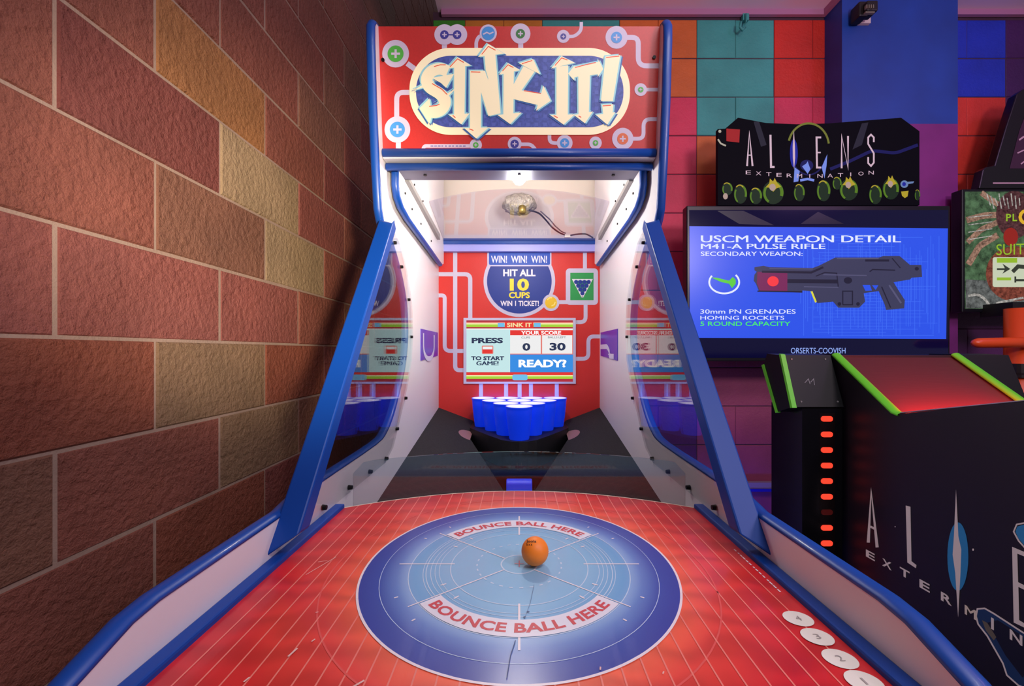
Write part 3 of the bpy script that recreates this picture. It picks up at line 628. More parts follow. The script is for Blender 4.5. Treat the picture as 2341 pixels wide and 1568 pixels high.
dots = [(267, 325, 97, 58, 'green'), (620, 187, 73, 31, 'indigo'), (712, 187, 73, 31, 'indigo'), (937, 177, 62, 48, 'blue'), (1170, 180, 72, 33, 'forest'), (1480, 200, 46, 21, 'indigo'), (1865, 207, 80, 40, 'blue'), (2040, 585, 45, 20, 'green'),
        (1910, 940, 77, 40, 'orange'), (1713, 970, 45, 20, 'green'), (1490, 970, 57, 33, 'blue'), (1128, 977, 50, 30, 'indigo'), (847, 985, 44, 20, 'green'), (280, 873, 93, 55, 'blue')]
dcol = {k: mat('marquee_dot_' + k, c, .4, emit=.08) for k, c in {'green': (84, 178, 70), 'indigo': (66, 62, 150), 'blue': (72, 148, 218), 'forest': (58, 122, 60), 'orange': (224, 110, 66)}.items()}
for i, (x, y, r, r2, k) in enumerate(dots):
    flat('printed_ring', [c1(circ(x, y, r, r * 1.03, 32))], MP, PQ, .0010 + .0001 * (i % 2), mq); flat('printed_dot', [c1(circ(x, y, r2, r2 * 1.03, 28))], dcol[k], PQ, .0016, mq)
    if i == 3: text('dot_lettering', 'Bay', c1([(x - 36, y - 14), (x + 36, y - 14), (x + 36, y + 16), (x - 36, y + 16)]), MP, PQ, .002, mq, .02) if False else flat('printed_scribble', [c1(stroke([(x - 38, y + 8), (x - 10, y - 6), (x + 10, y + 4), (x + 38, y - 8)], 10))], MP, PQ, .002, mq)
    else: flat('printed_plus', [c1(rect(x - r2 * .55, y - r2 * .14, x + r2 * .55, y + r2 * .14)), c1(rect(x - r2 * .14, y - r2 * .55, x + r2 * .14, y + r2 * .55))], MP, PQ, .002, mq)
flat('printed_link', [c1(rect(645, 183, 690, 191))], dcol['indigo'], PQ, .0018, mq)
flat('small_print', [c1(rect(520 + k * 26, 989, 520 + k * 26 + random.choice((14, 18, 20)), 995)) for k in range(10)], dcol['indigo'], PQ, .0012, mq)
flat('oval_border', [c1(rrect(367, 283, 1962, 912, 300, 24))], MG['cream'], PQ, .0024, mq, 'glowing cream oval border')
flat('oval_field', [c1(rrect(415, 340, 1915, 857, 250, 24))], MG['field'], PQ, .0028, mq)
sqs = [rect(x - 13, y - 13, x + 13, y + 13) for x in range(480, 1880, 62) for y in range(372, 850, 58)]
flat('field_pattern', [c1(p) for p in sqs if 640 < p[0][0] < 1690 or abs(p[0][1] - 598) < 150], mat('marquee_field_square', (84, 98, 172), .4, emit=.18, emit_rgb=(100, 114, 198)), PQ, .003, mq)
letters = {
 'S': [stroke([(645, 452), (590, 430), (520, 450), (485, 510), (510, 570), (590, 615), (632, 665), (605, 730), (540, 752), (490, 735)], 84, 50), [(530, 500), (690, 470), (632, 572), (600, 540)], [(512, 648), (440, 720), (512, 832), (530, 770)]],
 'I': [[(690, 410), (770, 405), (765, 770), (690, 775)], [(642, 432), (715, 350), (812, 410)], [(652, 768), (742, 836), (802, 756)]],
 'N': [[(805, 448), (912, 448), (1026, 756), (938, 776), (884, 600), (884, 868), (805, 870)], [(762, 862), (850, 938), (942, 858)], [(908, 316), (986, 306), (1026, 756), (950, 640), (936, 500), (918, 440)], [(864, 348), (935, 254), (1052, 324)]],
 'K': [[(1048, 440), (1122, 436), (1118, 770), (1046, 772)], [(1012, 478), (1080, 393), (1168, 444)], [(1004, 768), (1096, 834), (1178, 750)], [(1108, 570), (1192, 415), (1272, 455), (1178, 590), (1325, 618), (1312, 700), (1108, 650)], [(1158, 394), (1262, 363), (1312, 474)], [(1336, 556), (1388, 665), (1282, 738)]],
 'I_': [[(1430, 420), (1515, 410), (1512, 770), (1430, 772)], [(1392, 432), (1466, 343), (1562, 390)], [(1384, 768), (1482, 838), (1562, 764)]],
 'T': [[(1560, 418), (1735, 384), (1740, 470), (1672, 482), (1664, 772), (1590, 772), (1588, 490), (1545, 500)], [(1735, 366), (1768, 436), (1728, 494)], [(1560, 410), (1515, 470), (1560, 520)], [(1556, 768), (1636, 828), (1694, 742)]],
 '!': [[(1785, 345), (1892, 334), (1838, 668), (1752, 668)], [(1760, 694), (1842, 690), (1834, 772), (1770, 772)], [(1716, 768), (1798, 838), (1856, 748)]]}
for i, (k, pl) in enumerate(letters.items()):
    shp = lambda dx, dy, s: [c1([(x + dx + s * (1 if x > 0 else 0), y + dy) for x, y in p]) for p in pl]
    lt = flat('title_letter', shp(0, 0, 0), MG['cream'], PQ, .0048, mq, 'glowing cream arrow-shaped letter')
    flat('letter_edge', shp(-11, -8, 0), MG['aqua'], PQ, .0043, mq)
    flat('letter_edge', shp(11, 4, 0), MG['aqua'], PQ, .0042, mq)
    for q_, (dx, dy) in enumerate(((20, 12), (-14, 6), (8, 14))): flat('letter_shadow', shp(dx, dy, 0), MG['shadow'], PQ, .0036 + .00008 * i + .00002 * q_, mq)
for p in ([(545, 418), (590, 405), (630, 405)], [(530, 540), (600, 580), (640, 620)], [(510, 705), (560, 700), (585, 690)], [(660, 420), (715, 362), (760, 388)], [(812, 456), (880, 458)], [(890, 330), (938, 272), (990, 300)], [(1040, 450), (1080, 405), (1120, 425)],
                                                     [(1180, 398), (1255, 374)], [(1195, 592), (1318, 612)], [(1420, 410), (1468, 355), (1510, 370)], [(1565, 425), (1640, 405), (1715, 388)], [(1790, 352), (1885, 342)], [(1765, 702), (1825, 698)], [(680, 770), (700, 788)], [(800, 868), (830, 880)], [(1410, 772), (1440, 788)], [(1590, 775), (1610, 785)]): flat('letter_highlight', [c1(stroke(p, 6))], MG['redl'], PQ, .0052, mq)
for px, py in ((876, 138), (1495, 132)):
    c_ = PQ.at(px, py); put('marquee_screw', MB().cyl(c_, c_ + mn * .004, .0045, 10).mesh(), SCREW, mq)

# ---------------------------------------------------------------- cups and ball
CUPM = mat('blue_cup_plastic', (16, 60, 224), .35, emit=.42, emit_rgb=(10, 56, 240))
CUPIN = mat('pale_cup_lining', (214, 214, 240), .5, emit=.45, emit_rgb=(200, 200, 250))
D = .105; HC = .123; ZC0 = -.3272
prof = [(0, 0), (.036, 0), (.0375, .003), (.0415, .035), (.0425, .037), (.0455, .07), (.0465, .072), (.049, .108), (.0505, .118), (.0518, .12), (.0518, .123), (.0495, .123)]
inn = [(.0495, .1225), (.048, .110), (.0, .106)]
body_me = MB().lathe(prof, 32).mesh(True); rim_me = MB().lathe(inn, 32).mesh(True)
rows = ['pair just behind the front cup', 'row of three before the back row', 'back row of four against the red board']
def cup_label(r, j):
    if r == 0: return 'blue plastic cup alone at the front point of the cup triangle'
    if r == 2 and j == 1: return 'middle blue cup of the row of three before the back row'
    side = 'brown block wall' if j < (r + 1) / 2 else 'gun console'
    if r == 1: return 'blue cup on the %s side of the pair behind the front cup' % side
    if r == 2: return 'end blue cup nearest the %s in the row of three' % side
    return ('end' if j in (0, 3) else 'inner') + ' blue cup toward the %s in the back row of four' % side
Yc0 = 1.553
for r in range(4):
    for j in range(r + 1):
        x = (j - r / 2) * D; y = Yc0 + r * D * .866
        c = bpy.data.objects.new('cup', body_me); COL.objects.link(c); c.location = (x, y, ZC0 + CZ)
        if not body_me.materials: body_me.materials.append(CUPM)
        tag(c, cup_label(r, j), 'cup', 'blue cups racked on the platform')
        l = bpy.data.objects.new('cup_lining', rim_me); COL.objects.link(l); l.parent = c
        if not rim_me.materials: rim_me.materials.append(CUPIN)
light('cup_led_light', 'AREA', (0, 1.885, -.215), .2, (.15, .15, 1), (0, 1.93, -.16), .4, .02)
ball = thing('ping_pong_ball', (.0232, .6126, HF + .0017), 'orange table tennis ball resting near the centre of the blue target', 'ball')
bx, by, bz = .0232, .6126, HF + .0217
bme = bpy.data.meshes.new('ball'); bmm = bmesh.new(); bmesh.ops.create_uvsphere(bmm, u_segments=48, v_segments=24, radius=.02, matrix=Matrix.Translation((bx, by, bz))); bmm.to_mesh(bme); bmm.free()
put('ball_shell', bme, bump(mat('orange_ball', (255, 138, 34), .5), 1500, .06, .0003), ball, smooth=True)
def on_ball(u, w, y0, y1, x0, x1):
    px, py = x0 + (x1 - x0) * u, y1 + (y0 - y1) * w; d = Vector(((px - PX) / F, 1, -(py - PY) / F)).normalized(); c_ = Vector((bx, by, bz))
    b_ = d.dot(c_); q = math.sqrt(max(0, b_ * b_ - c_.dot(c_) + .0202 ** 2)); return d * (b_ - q)
ink = mat('black_ink', (30, 24, 22), .5)
text('printed_name', 'Joola', None, ink, None, 0, ball, .02, fn=lambda u, w: on_ball(u, w, 1234, 1242, 1203, 1226))
text('printed_stars', 'x x x', None, ink, None, 0, ball, .02, fn=lambda u, w: on_ball(u, w, 1243, 1247, 1203, 1217))

# ---------------------------------------------------------------- big screen with its title board
YT = 1.90
TV = thing('television', (1.37, YT + .05, -.05), 'large black flat screen showing a rifle on a bright blue page', 'television')
PT = Plane((0, YT, 0), (0, -1, 0))
def tvx(px): return (px - PX) / F * YT
def tvz(py): return (PY - py) / F * YT
bev(put('casing', MB().box(tvx(1570), tvx(2172), YT, YT + .05, tvz(826), tvz(470)).mesh(), mat('tv_black', (12, 11, 20), .3), TV), .004)
put('wall_bracket', plain_box(1.20, 1.54, YT + .05, YB - .002, .2, .45), mat('bracket_black', (16, 16, 18), .5), TV)
TG = {k: glow('tv_' + k, c, s) for k, c, s in (('page', (40, 82, 232), 1), ('band', (10, 10, 66), .9), ('white', (224, 230, 255), 1), ('green', (70, 240, 90), 1), ('gun', (58, 58, 88), 1), ('gundark', (28, 26, 50), 1), ('gunlite', (84, 82, 116), 1), ('red', (248, 56, 64), 1), ('wine', (118, 34, 86), 1), ('grid', (62, 108, 246), 1), ('yellow', (220, 216, 60), 1), ('pale', (150, 176, 250), 1), ('leaf', (80, 200, 40), 1))}
scr = flat('screen', [rect(1576, 480, 2168, 818)], mat('tv_glass', (8, 6, 26), .12, emit=.9, emit_rgb=(6, 6, 44)), PT, .0012, TV)
flat('screen_page', [[(1576, 517), (2167, 522), (2163, 775), (1577, 772)]], TG['page'], PT, .002, scr)
grid = []
for k in range(62): gx = 1830 + 5.2 * k + random.uniform(-2, 2); grid.append(rect(gx, 530 + random.uniform(0, 110), gx + 1.1, 770 - random.uniform(0, 90)))
for k in range(34): gy = 535 + 7 * k; grid.append(rect(1835 + random.uniform(0, 120), gy, 2145 - random.uniform(0, 150), gy + .9))
flat('screen_grid', grid, TG['grid'], PT, .0024, scr)['kind'] = 'stuff'
tt = lambda b, x0, y0, x1, y1, k, bold=.008: text('screen_lettering', b, (x0, y0, x1, y1), TG[k], PT, .0032, scr, bold)
tt('USCM WEAPON DETAIL', 1602, 538, 2060, 554, 'white', .022); tt('M41-A PULSE RIFLE', 1602, 557, 1887, 569, 'white', .022); tt('SECONDARY WEAPON:', 1602, 575, 1835, 585, 'white')
tt('30mm PN GRENADES', 1601, 707, 1819, 717, 'white'); tt('HOMING ROCKETS', 1601, 722, 1793, 731, 'white'); tt('5 ROUND CAPACITY', 1601, 735, 1807, 745, 'green'); tt('ORSERTS-COOVISH', 1808, 795, 1933, 808, 'pale', .0)
g2 = lambda pts: sc(pts, 2.9226, 1540, 450)
gun = [(540, 470), (600, 460), (640, 470), (930, 475), (970, 460), (1080, 405), (1370, 405), (1400, 395), (1510, 395), (1580, 455), (1655, 455), (1660, 535), (1590, 540), (1580, 552), (1470, 570), (1500, 620), (1545, 690), (1540, 745), (1420, 755), (1410, 720), (1370, 630), (1290, 640), (1270, 645), (1280, 700), (1240, 740), (1100, 740), (1065, 700), (960, 710), (915, 630), (860, 625), (860, 640), (570, 630), (550, 580), (535, 560), (540, 520), (555, 500), (540, 490)]
flat('rifle_picture', [g2(gun)], TG['gun'], PT, .0030, scr)
flat('rifle_barrel_tint', [g2([(560, 500), (760, 510), (760, 630), (575, 626), (556, 575)])], TG['wine'], PT, .0034, scr)
flat('rifle_shading', [g2(p) for p in (stroke([(590, 500), (920, 505), (1000, 470)], 14), stroke([(760, 562), (1095, 565)], 26), stroke([(950, 530), (1010, 505), (1090, 510), (1100, 600)], 7), stroke([(1280, 425), (1440, 425)], 14), stroke([(1310, 500), (1330, 485), (1480, 490)], 8), stroke([(1130, 720), (1130, 630), (1195, 630), (1195, 720), (1130, 720)], 8), circ(1165, 558, 28, 22, 16), stroke([(1460, 410), (1515, 475)], 7), circ(1625, 480, 14, 12, 12), circ(1108, 715, 12), circ(1232, 715, 12), stroke([(560, 630), (860, 634)], 9), stroke([(1390, 600), (1450, 740)], 8))], TG['gundark'], PT, .0038, scr)
flat('rifle_shine', [g2(p) for p in (stroke([(1090, 412), (1370, 412)], 7), stroke([(640, 478), (930, 482)], 6), stroke([(1000, 520), (1290, 525)], 6), stroke([(870, 600), (1100, 605)], 6), stroke([(1440, 590), (1520, 710)], 12))], TG['gunlite'], PT, .0040, scr)
flat('rifle_red_lamp', [g2(circ(664, 564, 38, 34, 24))], TG['red'], PT, .0044, scr); flat('rifle_yellow_tip', [g2([(915, 632), (928, 630), (956, 700), (946, 708)])], TG['yellow'], PT, .0044, scr)
flat('trigger_gap', [g2([(1262, 588), (1312, 588), (1325, 626), (1282, 628)]), g2([(1325, 590), (1368, 590), (1350, 622)])], TG['page'], PT, .0044, scr)
flat('rocket_ring', [g2(stroke(circ(338, 570, 100, 75, 30, 20 - 60, 215), 12))], TG['white'], PT, .0034, scr)
flat('rocket_picture', [g2([(248, 538), (290, 540), (370, 560), (395, 535), (415, 555), (415, 580), (390, 610), (370, 580), (320, 570)])], TG['leaf'], PT, .0038, scr)
flat('screen_reflection', [[(1700, 482), (1770, 515), (1690, 512), (1640, 482)], [(1830, 512), (1870, 484), (1930, 512)]], glow('tv_green_sheen', (4, 10, 34), 1), PT, .002, scr)
# title board standing on the screen
SB = thing('title_board', (1.40, YT + .03, tvz(470)), 'black cut-out title board with green eggs standing on the large flat screen', 'sign')
bp_ = [(1641, 469), (1641, 295), (1658, 294), (1687, 269), (1751, 281), (1820, 284), (1895, 282), (2060, 269), (2102, 300), (2102, 469)]
YS = YT + .02; PS = Plane((0, YS, 0), (0, -1, 0))
put('board', MB().prism([(PS.at(*p).x, PS.at(*p).z) for p in bp_], YS, YS + .02, 'y').mesh(), mat('sign_black_print', (4, 4, 9), .7, emit=.1, emit_rgb=(14, 14, 34), spec=.08), SB)
bd = SB.children[0]
c6 = lambda pts: sc(pts, 4.682, 1620, 250)
SG = {k: mat('sign_' + k, tuple(v * .6 for v in c), .6, emit=e_, emit_rgb=c, spec=.2) for k, c, e_ in (('letter', (222, 198, 212), .55), ('blue', (24, 40, 170), .5), ('deep', (12, 20, 92), .5), ('lens', (120, 150, 240), .6), ('green', (96, 150, 26), .4), ('dark', (20, 50, 24), .4), ('yellow', (200, 186, 44), .45), ('arc', (128, 140, 50), .4), ('red', (206, 44, 44), .25), ('pale', (214, 214, 190), .35), ('slate', (40, 44, 60), .3), ('cyan', (120, 160, 210), .4), ('bone', (206, 186, 170), .4))}
F6 = lambda nm, pl, k, off: flat(nm, [c6(p) for p in pl], SG[k], PS, off, bd)
for p in ([(480, 130), (540, 130), (620, 380), (560, 400)], [(1640, 150), (1710, 140), (1640, 380), (1540, 430)]): F6('print_beam', [p], 'slate', .0008)
F6('print_glow', [stroke([(1300, 640), (1500, 560), (1750, 440), (2000, 470), (2240, 380)], 34, 60), stroke(circ(1070, 430, 195, 270, 30, 20, 160), 16), circ(1050, 600, 70, 60, 24)], 'deep', .0010)
F6('print_arc', [stroke(circ(1070, 400, 218, 250, 30, 195, 352), 22)], 'arc', .0012)
F6('print_spark', [[(1000, 610), (1045, 580), (1060, 555), (1075, 600), (1090, 640), (1060, 690), (1030, 650)], [(920, 620), (975, 660), (960, 770), (910, 780)], [(1270, 480), (1262, 600), (1240, 740), (1210, 620)], stroke([(980, 760), (1060, 745), (1130, 760)], 26)], 'lens', .0014)
F6('letter_glow', [circ(912, 470, 42, 150, 28)], 'blue', .0016)
for pl in ([stroke([(412, 606), (436, 250), (470, 606)], 20)[:], stroke([(420, 490), (464, 490)], 12)], [stroke([(662, 272), (668, 616), (706, 616)], 22)], [[(912, 220), (924, 400), (926, 520), (914, 640), (902, 520), (900, 400)]],
           [stroke([(1205, 300), (1155, 300), (1160, 622), (1205, 622)], 20), stroke([(1158, 462), (1200, 462)], 14)], [stroke([(1424, 630), (1424, 285), (1492, 628), (1492, 285)], 20)], [stroke([(1768, 350), (1768, 300), (1738, 270), (1708, 300), (1708, 370), (1768, 470), (1768, 570), (1738, 606), (1708, 575), (1708, 510)], 18)]):
    F6('title_letter', pl, 'letter', .0020)
for k, ch in enumerate('EXTERMINATION'):
    x = 425 + k * (1740 - 425) / 12; y = 675 + 38 * math.sin(math.pi * (k / 12) * .98)
    w = 5 if ch == 'I' else 28
    text('subtitle_letter', ch, c6([(x - w, y - 20), (x + w, y - 20), (x + w, y + 20), (x - w, y + 20)]), SG['letter'], PS, .0020, bd, .0)
for (x, y, w, h, cap) in ((340, 905, 72, 105, 0), (505, 925, 68, 90, 0), (690, 890, 115, 125, 1), (970, 890, 60, 95, 0), (1230, 870, 75, 115, 0), (1375, 790, 50, 70, 0), (1500, 860, 100, 115, 1), (1785, 910, 70, 105, 0), (1950, 850, 90, 115, 1), (200, 850, 58, 70, 0), (2235, 915, 30, 60, 0)):
    F6('egg_picture', [circ(x, y, w, h, 24)], 'dark', .0016)
    F6('egg_shine', [stroke(circ(x, y, w * .82, h * .85, 16, 285, 380), w * .3), stroke(circ(x, y + 6, w * .8, h * .85, 12, 120, 215), w * .22)], 'green', .0018)
    if cap:
        F6('egg_flame', [[(x - w * .7, y - h * .45), (x - w * .35, y - h * .8), (x - w * .3, y - h * 1.2), (x, y - h * .95), (x + w * .15, y - h * 1.25), (x + w * .4, y - h * .8), (x + w * .75, y - h * .5), (x + w * .3, y - h * .35), (x, y - h * .05), (x - w * .2, y - h * .4)]], 'yellow', .0022)
        F6('egg_opening', [circ(x - w * .05, y - h * .45, w * .3, h * .3, 14)], 'bone', .0024)
    else: F6('egg_tip', [stroke(circ(x - w * .1, y, w * .8, h * .9, 12, 230, 310), w * .16)], 'yellow', .0022)
F6('price_sticker', [[(190, 205), (335, 215), (328, 355), (190, 340)]], 'red', .0020)
F6('round_badge', [circ(2095, 800, 42, 40, 20), [(2120, 775), (2200, 770), (2190, 790), (2130, 800)]], 'cyan', .0020); F6('badge_mark', [circ(2092, 800, 20, 22, 14)], 'blue', .0024); F6('small_emblem', [[(2060, 880), (2140, 870), (2130, 930), (2100, 950), (2070, 925)]], 'yellow', .0020)
F6('glint', [stroke([(100, 320), (130, 365), (185, 390)], 18), circ(120, 235, 16)], 'pale', .0020); F6('ember', [circ(180, 930, 26, 34, 14)], 'bone', .0026)

# ---------------------------------------------------------------- black gun console in front of the big screen
con = thing('gun_console', (1.2, 1.2, -CZ), 'black pedestal console with green edges and red light slots', 'arcade game')
CB = bump(mat('console_black', (24, 17, 26), .42), 600, .08, .0006); CGR = mat('green_edge_strip', (92, 186, 36), .45, emit=.10)
X1, X2 = 1.0, 1.40
sprof = [(1.323, -.008), (1.114, -.160), (1.09, -.164), (.826, -.10), (.70, -.075), (.70, -CZ), (1.40, -CZ), (1.40, -.008)]
for (a, b) in ((X1, X1 + .02), (X2 - .02, X2)):
    sp = put('side_panel', MB().prism(sprof, a, b).mesh(), CB, con)
    ed = [Vector(p) for p in ((1.325, -.012), (1.113, -.166), (1.095, -.170))]
    put('green_edge', trim_mesh([tuple(q) for q in ed[::-1]], a - .003, b + .003, -.012) if False else trim_mesh([tuple(q) for q in ed], a - .005, b + .004, -.009), CGR, sp)
    put('edge_line', trim_mesh([(1.095, -.163), (.826, -.099), (.70, -.074)], a + .002, b - .002, -.003), mat('grey_edge_line', (130, 120, 135), .5), sp)
put('top_panel', MB().prism([(1.323, -.02), (1.114, -.172), (.80, -.172), (.80, -.19), (1.114, -.19), (1.323, -.04)], X1 + .02, X2 - .02).mesh(), bump(mat('brushed_dark_red', (84, 34, 36), .45, .1), 300, .25, .001, 2, (.05, 1, 1)), con, 'dark red sloping top')
put('rear_cover', plain_box(X1 + .02, X2 - .02, 1.323, 1.40, -.3, -.012), CB, con)
put('front_body', plain_box(X1 + .02, X2 - .02, .72, 1.24, -CZ, -.2), CB, con)
light('console_red_light', 'AREA', (1.2, 1.075, -.160), 2.6, (1, .05, .03), (1.2, 1.25, -.02), .34, .015)
# holster box beside the panel, and a matching one on the other side
for s, x0, x1 in ((1, .835, .992), (-1, X2 + .002, X2 + .16)):
    hbx = put('holster_box', MB().prism([(1.325, -.012), (1.27, -.170), (1.345, -.196), (1.42, -.048), (1.40, -.008)], x0, x1).mesh(), mat('holster_black', (14, 15, 18), .5, spec=.3), con)
    if s > 0:
        put('green_edge', MB().prism([(1.322, -.010), (1.266, -.172), (1.276, -.174), (1.332, -.008)], x0 - .003, x0 + .011).mesh(), CGR, hbx)
        put('green_edge', MB().prism([(1.416, -.044), (1.340, -.197), (1.350, -.200), (1.428, -.048)], x0 - .003, x0 + .008).mesh(), CGR, hbx)
        for (xx, t) in ((x0 + .03, .08), (x1 - .02, .08), (x0 + .03, .9), (x1 - .015, .9)):
            y = 1.325 - .055 * t; z = -.012 - .158 * t; put('screw', MB().cyl((xx, y, z), (xx, y - .002, z), .0025, 8).mesh(), GREYM, hbx)
        PH = Plane((0, 1.325, -.012), (0, -.158, .055))
        flat('scratch_mark', [stroke([(1840, 875), (1848, 866), (1852, 878)], 1.5), stroke([(1853, 874), (1860, 866), (1862, 880)], 1.5)], mat('scratch_grey', (120, 118, 122), .5), PH, .001, hbx)
post = put('holster_post', plain_box(.868, .992, 1.275, 1.43, -CZ, -.175), mat('post_black', (12, 11, 16), .22), con)
LEDM = glow('red_light_slot', (255, 60, 40), 1.6)
for k in range(14):
    z = -.207 - .0477 * k
    put('light_slot', MB().prism(sc(rrect(-13, -6, 13, 6, 5.9, 5), 1 / .00137, .945, z) if False else [(.943 + x * .00137, z + y * .00137) for x, y in rrect(-13, -6, 13, 6, 5.9, 5)], 1.2725, 1.276, 'y').mesh(), LEDM if k != 6 else mat('dead_light_slot', (90, 20, 18), .4, emit=.15), post)
put('light_channel', plain_box(.922, .968, 1.2745, 1.2755, -CZ, -.19), mat('channel_black', (18, 8, 10), .3), post)
# printed title on the side panel facing the aisle
PC = Plane((X1, 0, 0), (-1, 0, 0))
c5 = lambda pts: sc(pts, 3.3395, 1640, 1100)
spn = [o for o in con.children if o.name.startswith('side_panel')][0]
CL = {'pale': mat('console_letter', (196, 180, 178), .45, emit=.18), 'blue': mat('console_lens_blue', (34, 110, 160), .45, emit=.2), 'deep': mat('console_picture_blue', (16, 46, 84), .45, emit=.15), 'dim': mat('console_picture_dark', (10, 16, 34), .45), 'tan': mat('console_picture_tan', (120, 112, 90), .45)}
F5 = lambda nm, pl, k, off: flat(nm, [c5(p) for p in pl], CL[k], PC, off, spn)
F5('title_letter', [stroke([(1152, 468), (1174, 80), (1220, 505)], 24), stroke([(1168, 345), (1198, 362)], 16)], 'pale', .001)
F5('title_letter', [[(1438, 185), (1474, 195), (1482, 610), (1520, 640), (1516, 664), (1450, 620)]], 'pale', .001)
F5('lens_glow', [circ(1836, 575, 80, 262, 30)], 'blue', .0008)
F5('title_letter', [[(1822, 60), (1840, 420), (1862, 520), (1856, 700), (1838, 1040), (1816, 700), (1796, 560), (1806, 420)]], 'pale', .0012)
F5('title_letter', [[(2250, 500), (2345, 540), (2345, 575), (2290, 552), (2296, 770), (2345, 795), (2345, 830), (2298, 806), (2304, 1060), (2345, 1085), (2345, 1118), (2262, 1078)]], 'pale', .0012)
for ch, (x, y) in zip('EXTERMIN', ((1168, 556), (1294, 624), (1430, 692), (1582, 788), (1748, 886), (1932, 990), (2100, 1085), (2280, 1180))):
    s_ = 1 + (x - 1168) / 2600; w = (34 if ch != 'I' else 8) * s_; h = 34 * s_
    text('subtitle_letter', ch, c5([(x - w, y - h - w * .1), (x + w, y - h + w * 1.0), (x + w, y + h + w * .65), (x - w, y + h - w * .5)]), CL['pale'], PC, .0016, spn, .025)
blob = [(1985, 975), (2040, 970), (2110, 1010), (2341, 1160), (2420, 1260), (2420, 1600), (2300, 1560), (2210, 1480), (2180, 1390), (2060, 1180), (1990, 1090), (1975, 1030)]
F5('picture_shape', [blob], 'deep', .0006); F5('picture_outline', [stroke(blob[-7:] + blob[:4], 12)], 'pale', .0010)
F5('picture_shade', [[(2060, 1080), (2140, 1060), (2330, 1180), (2400, 1400), (2330, 1500), (2200, 1330)]], 'dim', .0009); F5('picture_light', [[(2020, 1060), (2060, 1080), (2130, 1190), (2110, 1215), (2050, 1140)]], 'tan', .0012)
F5('picture_shape', [[(2345, 330), (2290, 345), (2275, 385), (2300, 440), (2345, 490)]], 'blue', .0006); F5('picture_outline', [stroke([(2345, 318), (2285, 330), (2262, 385), (2300, 455), (2345, 505)], 12)], 'pale', .001)
F5('print_star', [circ(1952, 522, 7, 9, 10), circ(1357, 347, 4, 5, 8)], 'pale', .001)

# ---------------------------------------------------------------- second game at the right: screen on an orange stand with a dark topper
Y2 = 1.95
T2 = thing('television', (2.55, Y2 + .1, -CZ), 'flat screen with spider picture on an orange pipe stand', 'television')
P2 = Plane((0, Y2, 0), (0, -1, 0))
x0_, z1_, z0_ = P2.at(2199, 432).x, P2.at(2199, 432).z, P2.at(2199, 714).z
bev(put('casing', plain_box(x0_, x0_ + 1.02, Y2, Y2 + .05, z0_, z1_), mat('tv_black', (12, 11, 20), .3), T2), .004)
S2 = {k: glow('game_' + k, c, .9) for k, c in {'leaf': (58, 92, 56), 'ground': (88, 92, 90), 'hair': (150, 112, 92), 'dark': (72, 22, 26), 'red': (150, 30, 20), 'rust': (120, 48, 24), 'lime': (150, 190, 40), 'card': (206, 214, 186), 'ink': (50, 56, 44), 'pale': (170, 166, 160), 'gold': (230, 180, 40), 'orange': (220, 110, 30)}.items()}
def mottle(m, scale, lo=.35, hi=1.5):
    n, l, b = nodes(m); c = b.inputs['Emission Color'].default_value[:]
    tc = n.new('ShaderNodeTexCoord'); nz = n.new('ShaderNodeTexNoise'); nz.inputs['Scale'].default_value = scale; nz.inputs['Detail'].default_value = 6; nz.inputs['Roughness'].default_value = .7
    r = n.new('ShaderNodeValToRGB'); r.color_ramp.elements[0].position = .36; r.color_ramp.elements[1].position = .66
    r.color_ramp.elements[0].color = (*[v * lo for v in c[:3]], 1); r.color_ramp.elements[1].color = (*[min(1, v * hi + .03) for v in c[:3]], 1)
    l.new(tc.outputs['Object'], nz.inputs['Vector']); l.new(nz.outputs['Fac'], r.inputs['Fac']); l.new(r.outputs['Color'], b.inputs['Emission Color'])
for k_, q_ in (('leaf', 34), ('ground', 40), ('hair', 90), ('dark', 60), ('rust', 60), ('pale', 80)): mottle(S2[k_], q_)
s2 = flat('screen', [rect(2206, 438, 2740, 706)], S2['leaf'], P2, .0012, T2)
g2s = lambda pts: sc(pts, 382 / 161, 2180, 200)
def F2(nm, pl, k, off, clip=True): return flat(nm, [g2s(p) for p in pl], S2[k], P2, off, s2)
F2('ground_picture', [[(66, 1040), (380, 1060), (1200, 1040), (1200, 1198), (66, 1198)]], 'ground', .0016)
for lg in [stroke([(240, 690), (160, 695), (70, 720)], 34, 20), stroke([(240, 730), (150, 770), (75, 840)], 30, 20), stroke([(240, 800), (140, 860), (80, 960)], 34, 20), stroke([(250, 640), (190, 600), (150, 570)], 30, 20),
                      stroke([(450, 690), (560, 695), (640, 720)], 34, 20), stroke([(450, 760), (560, 800), (640, 900)], 30, 20)]: F2('spider_leg', [lg], 'hair', .002)
F2('spider_body', [circ(330, 690, 100, 130, 24)], 'dark', .0024); F2('spider_face', [circ(310, 810, 40, 50, 18)], 'red', .0026); F2('spider_abdomen', [circ(330, 1010, 155, 150, 28)], 'rust', .0022)
F2('spider_hair', [stroke([(180 + k * 22, 575 + (k % 3) * 12), (200 + k * 20, 640 + (k % 2) * 18)], 6) for k in range(9)] + [stroke([(80, 705 + k * 40), (210, 690 + k * 38)], 5) for k in range(4)], 'pale', .003)
F2('sign_card', [rrect(212, 920, 640, 1082, 12)], 'card', .0032); F2('card_arrow', [stroke([(235, 985), (290, 985)], 10), [(265, 955), (308, 984), (265, 1010), (280, 984)], stroke([(320, 1000), (350, 970), (400, 975), (410, 1010)], 22), stroke([(332, 1045), (420, 1045)], 12), rect(330, 1025, 340, 1058)], 'ink', .0036)
for p in (rect(235, 925, 345, 950), rect(235, 1030, 312, 1046)): F2('card_stripe', [p], 'lime', .0036)
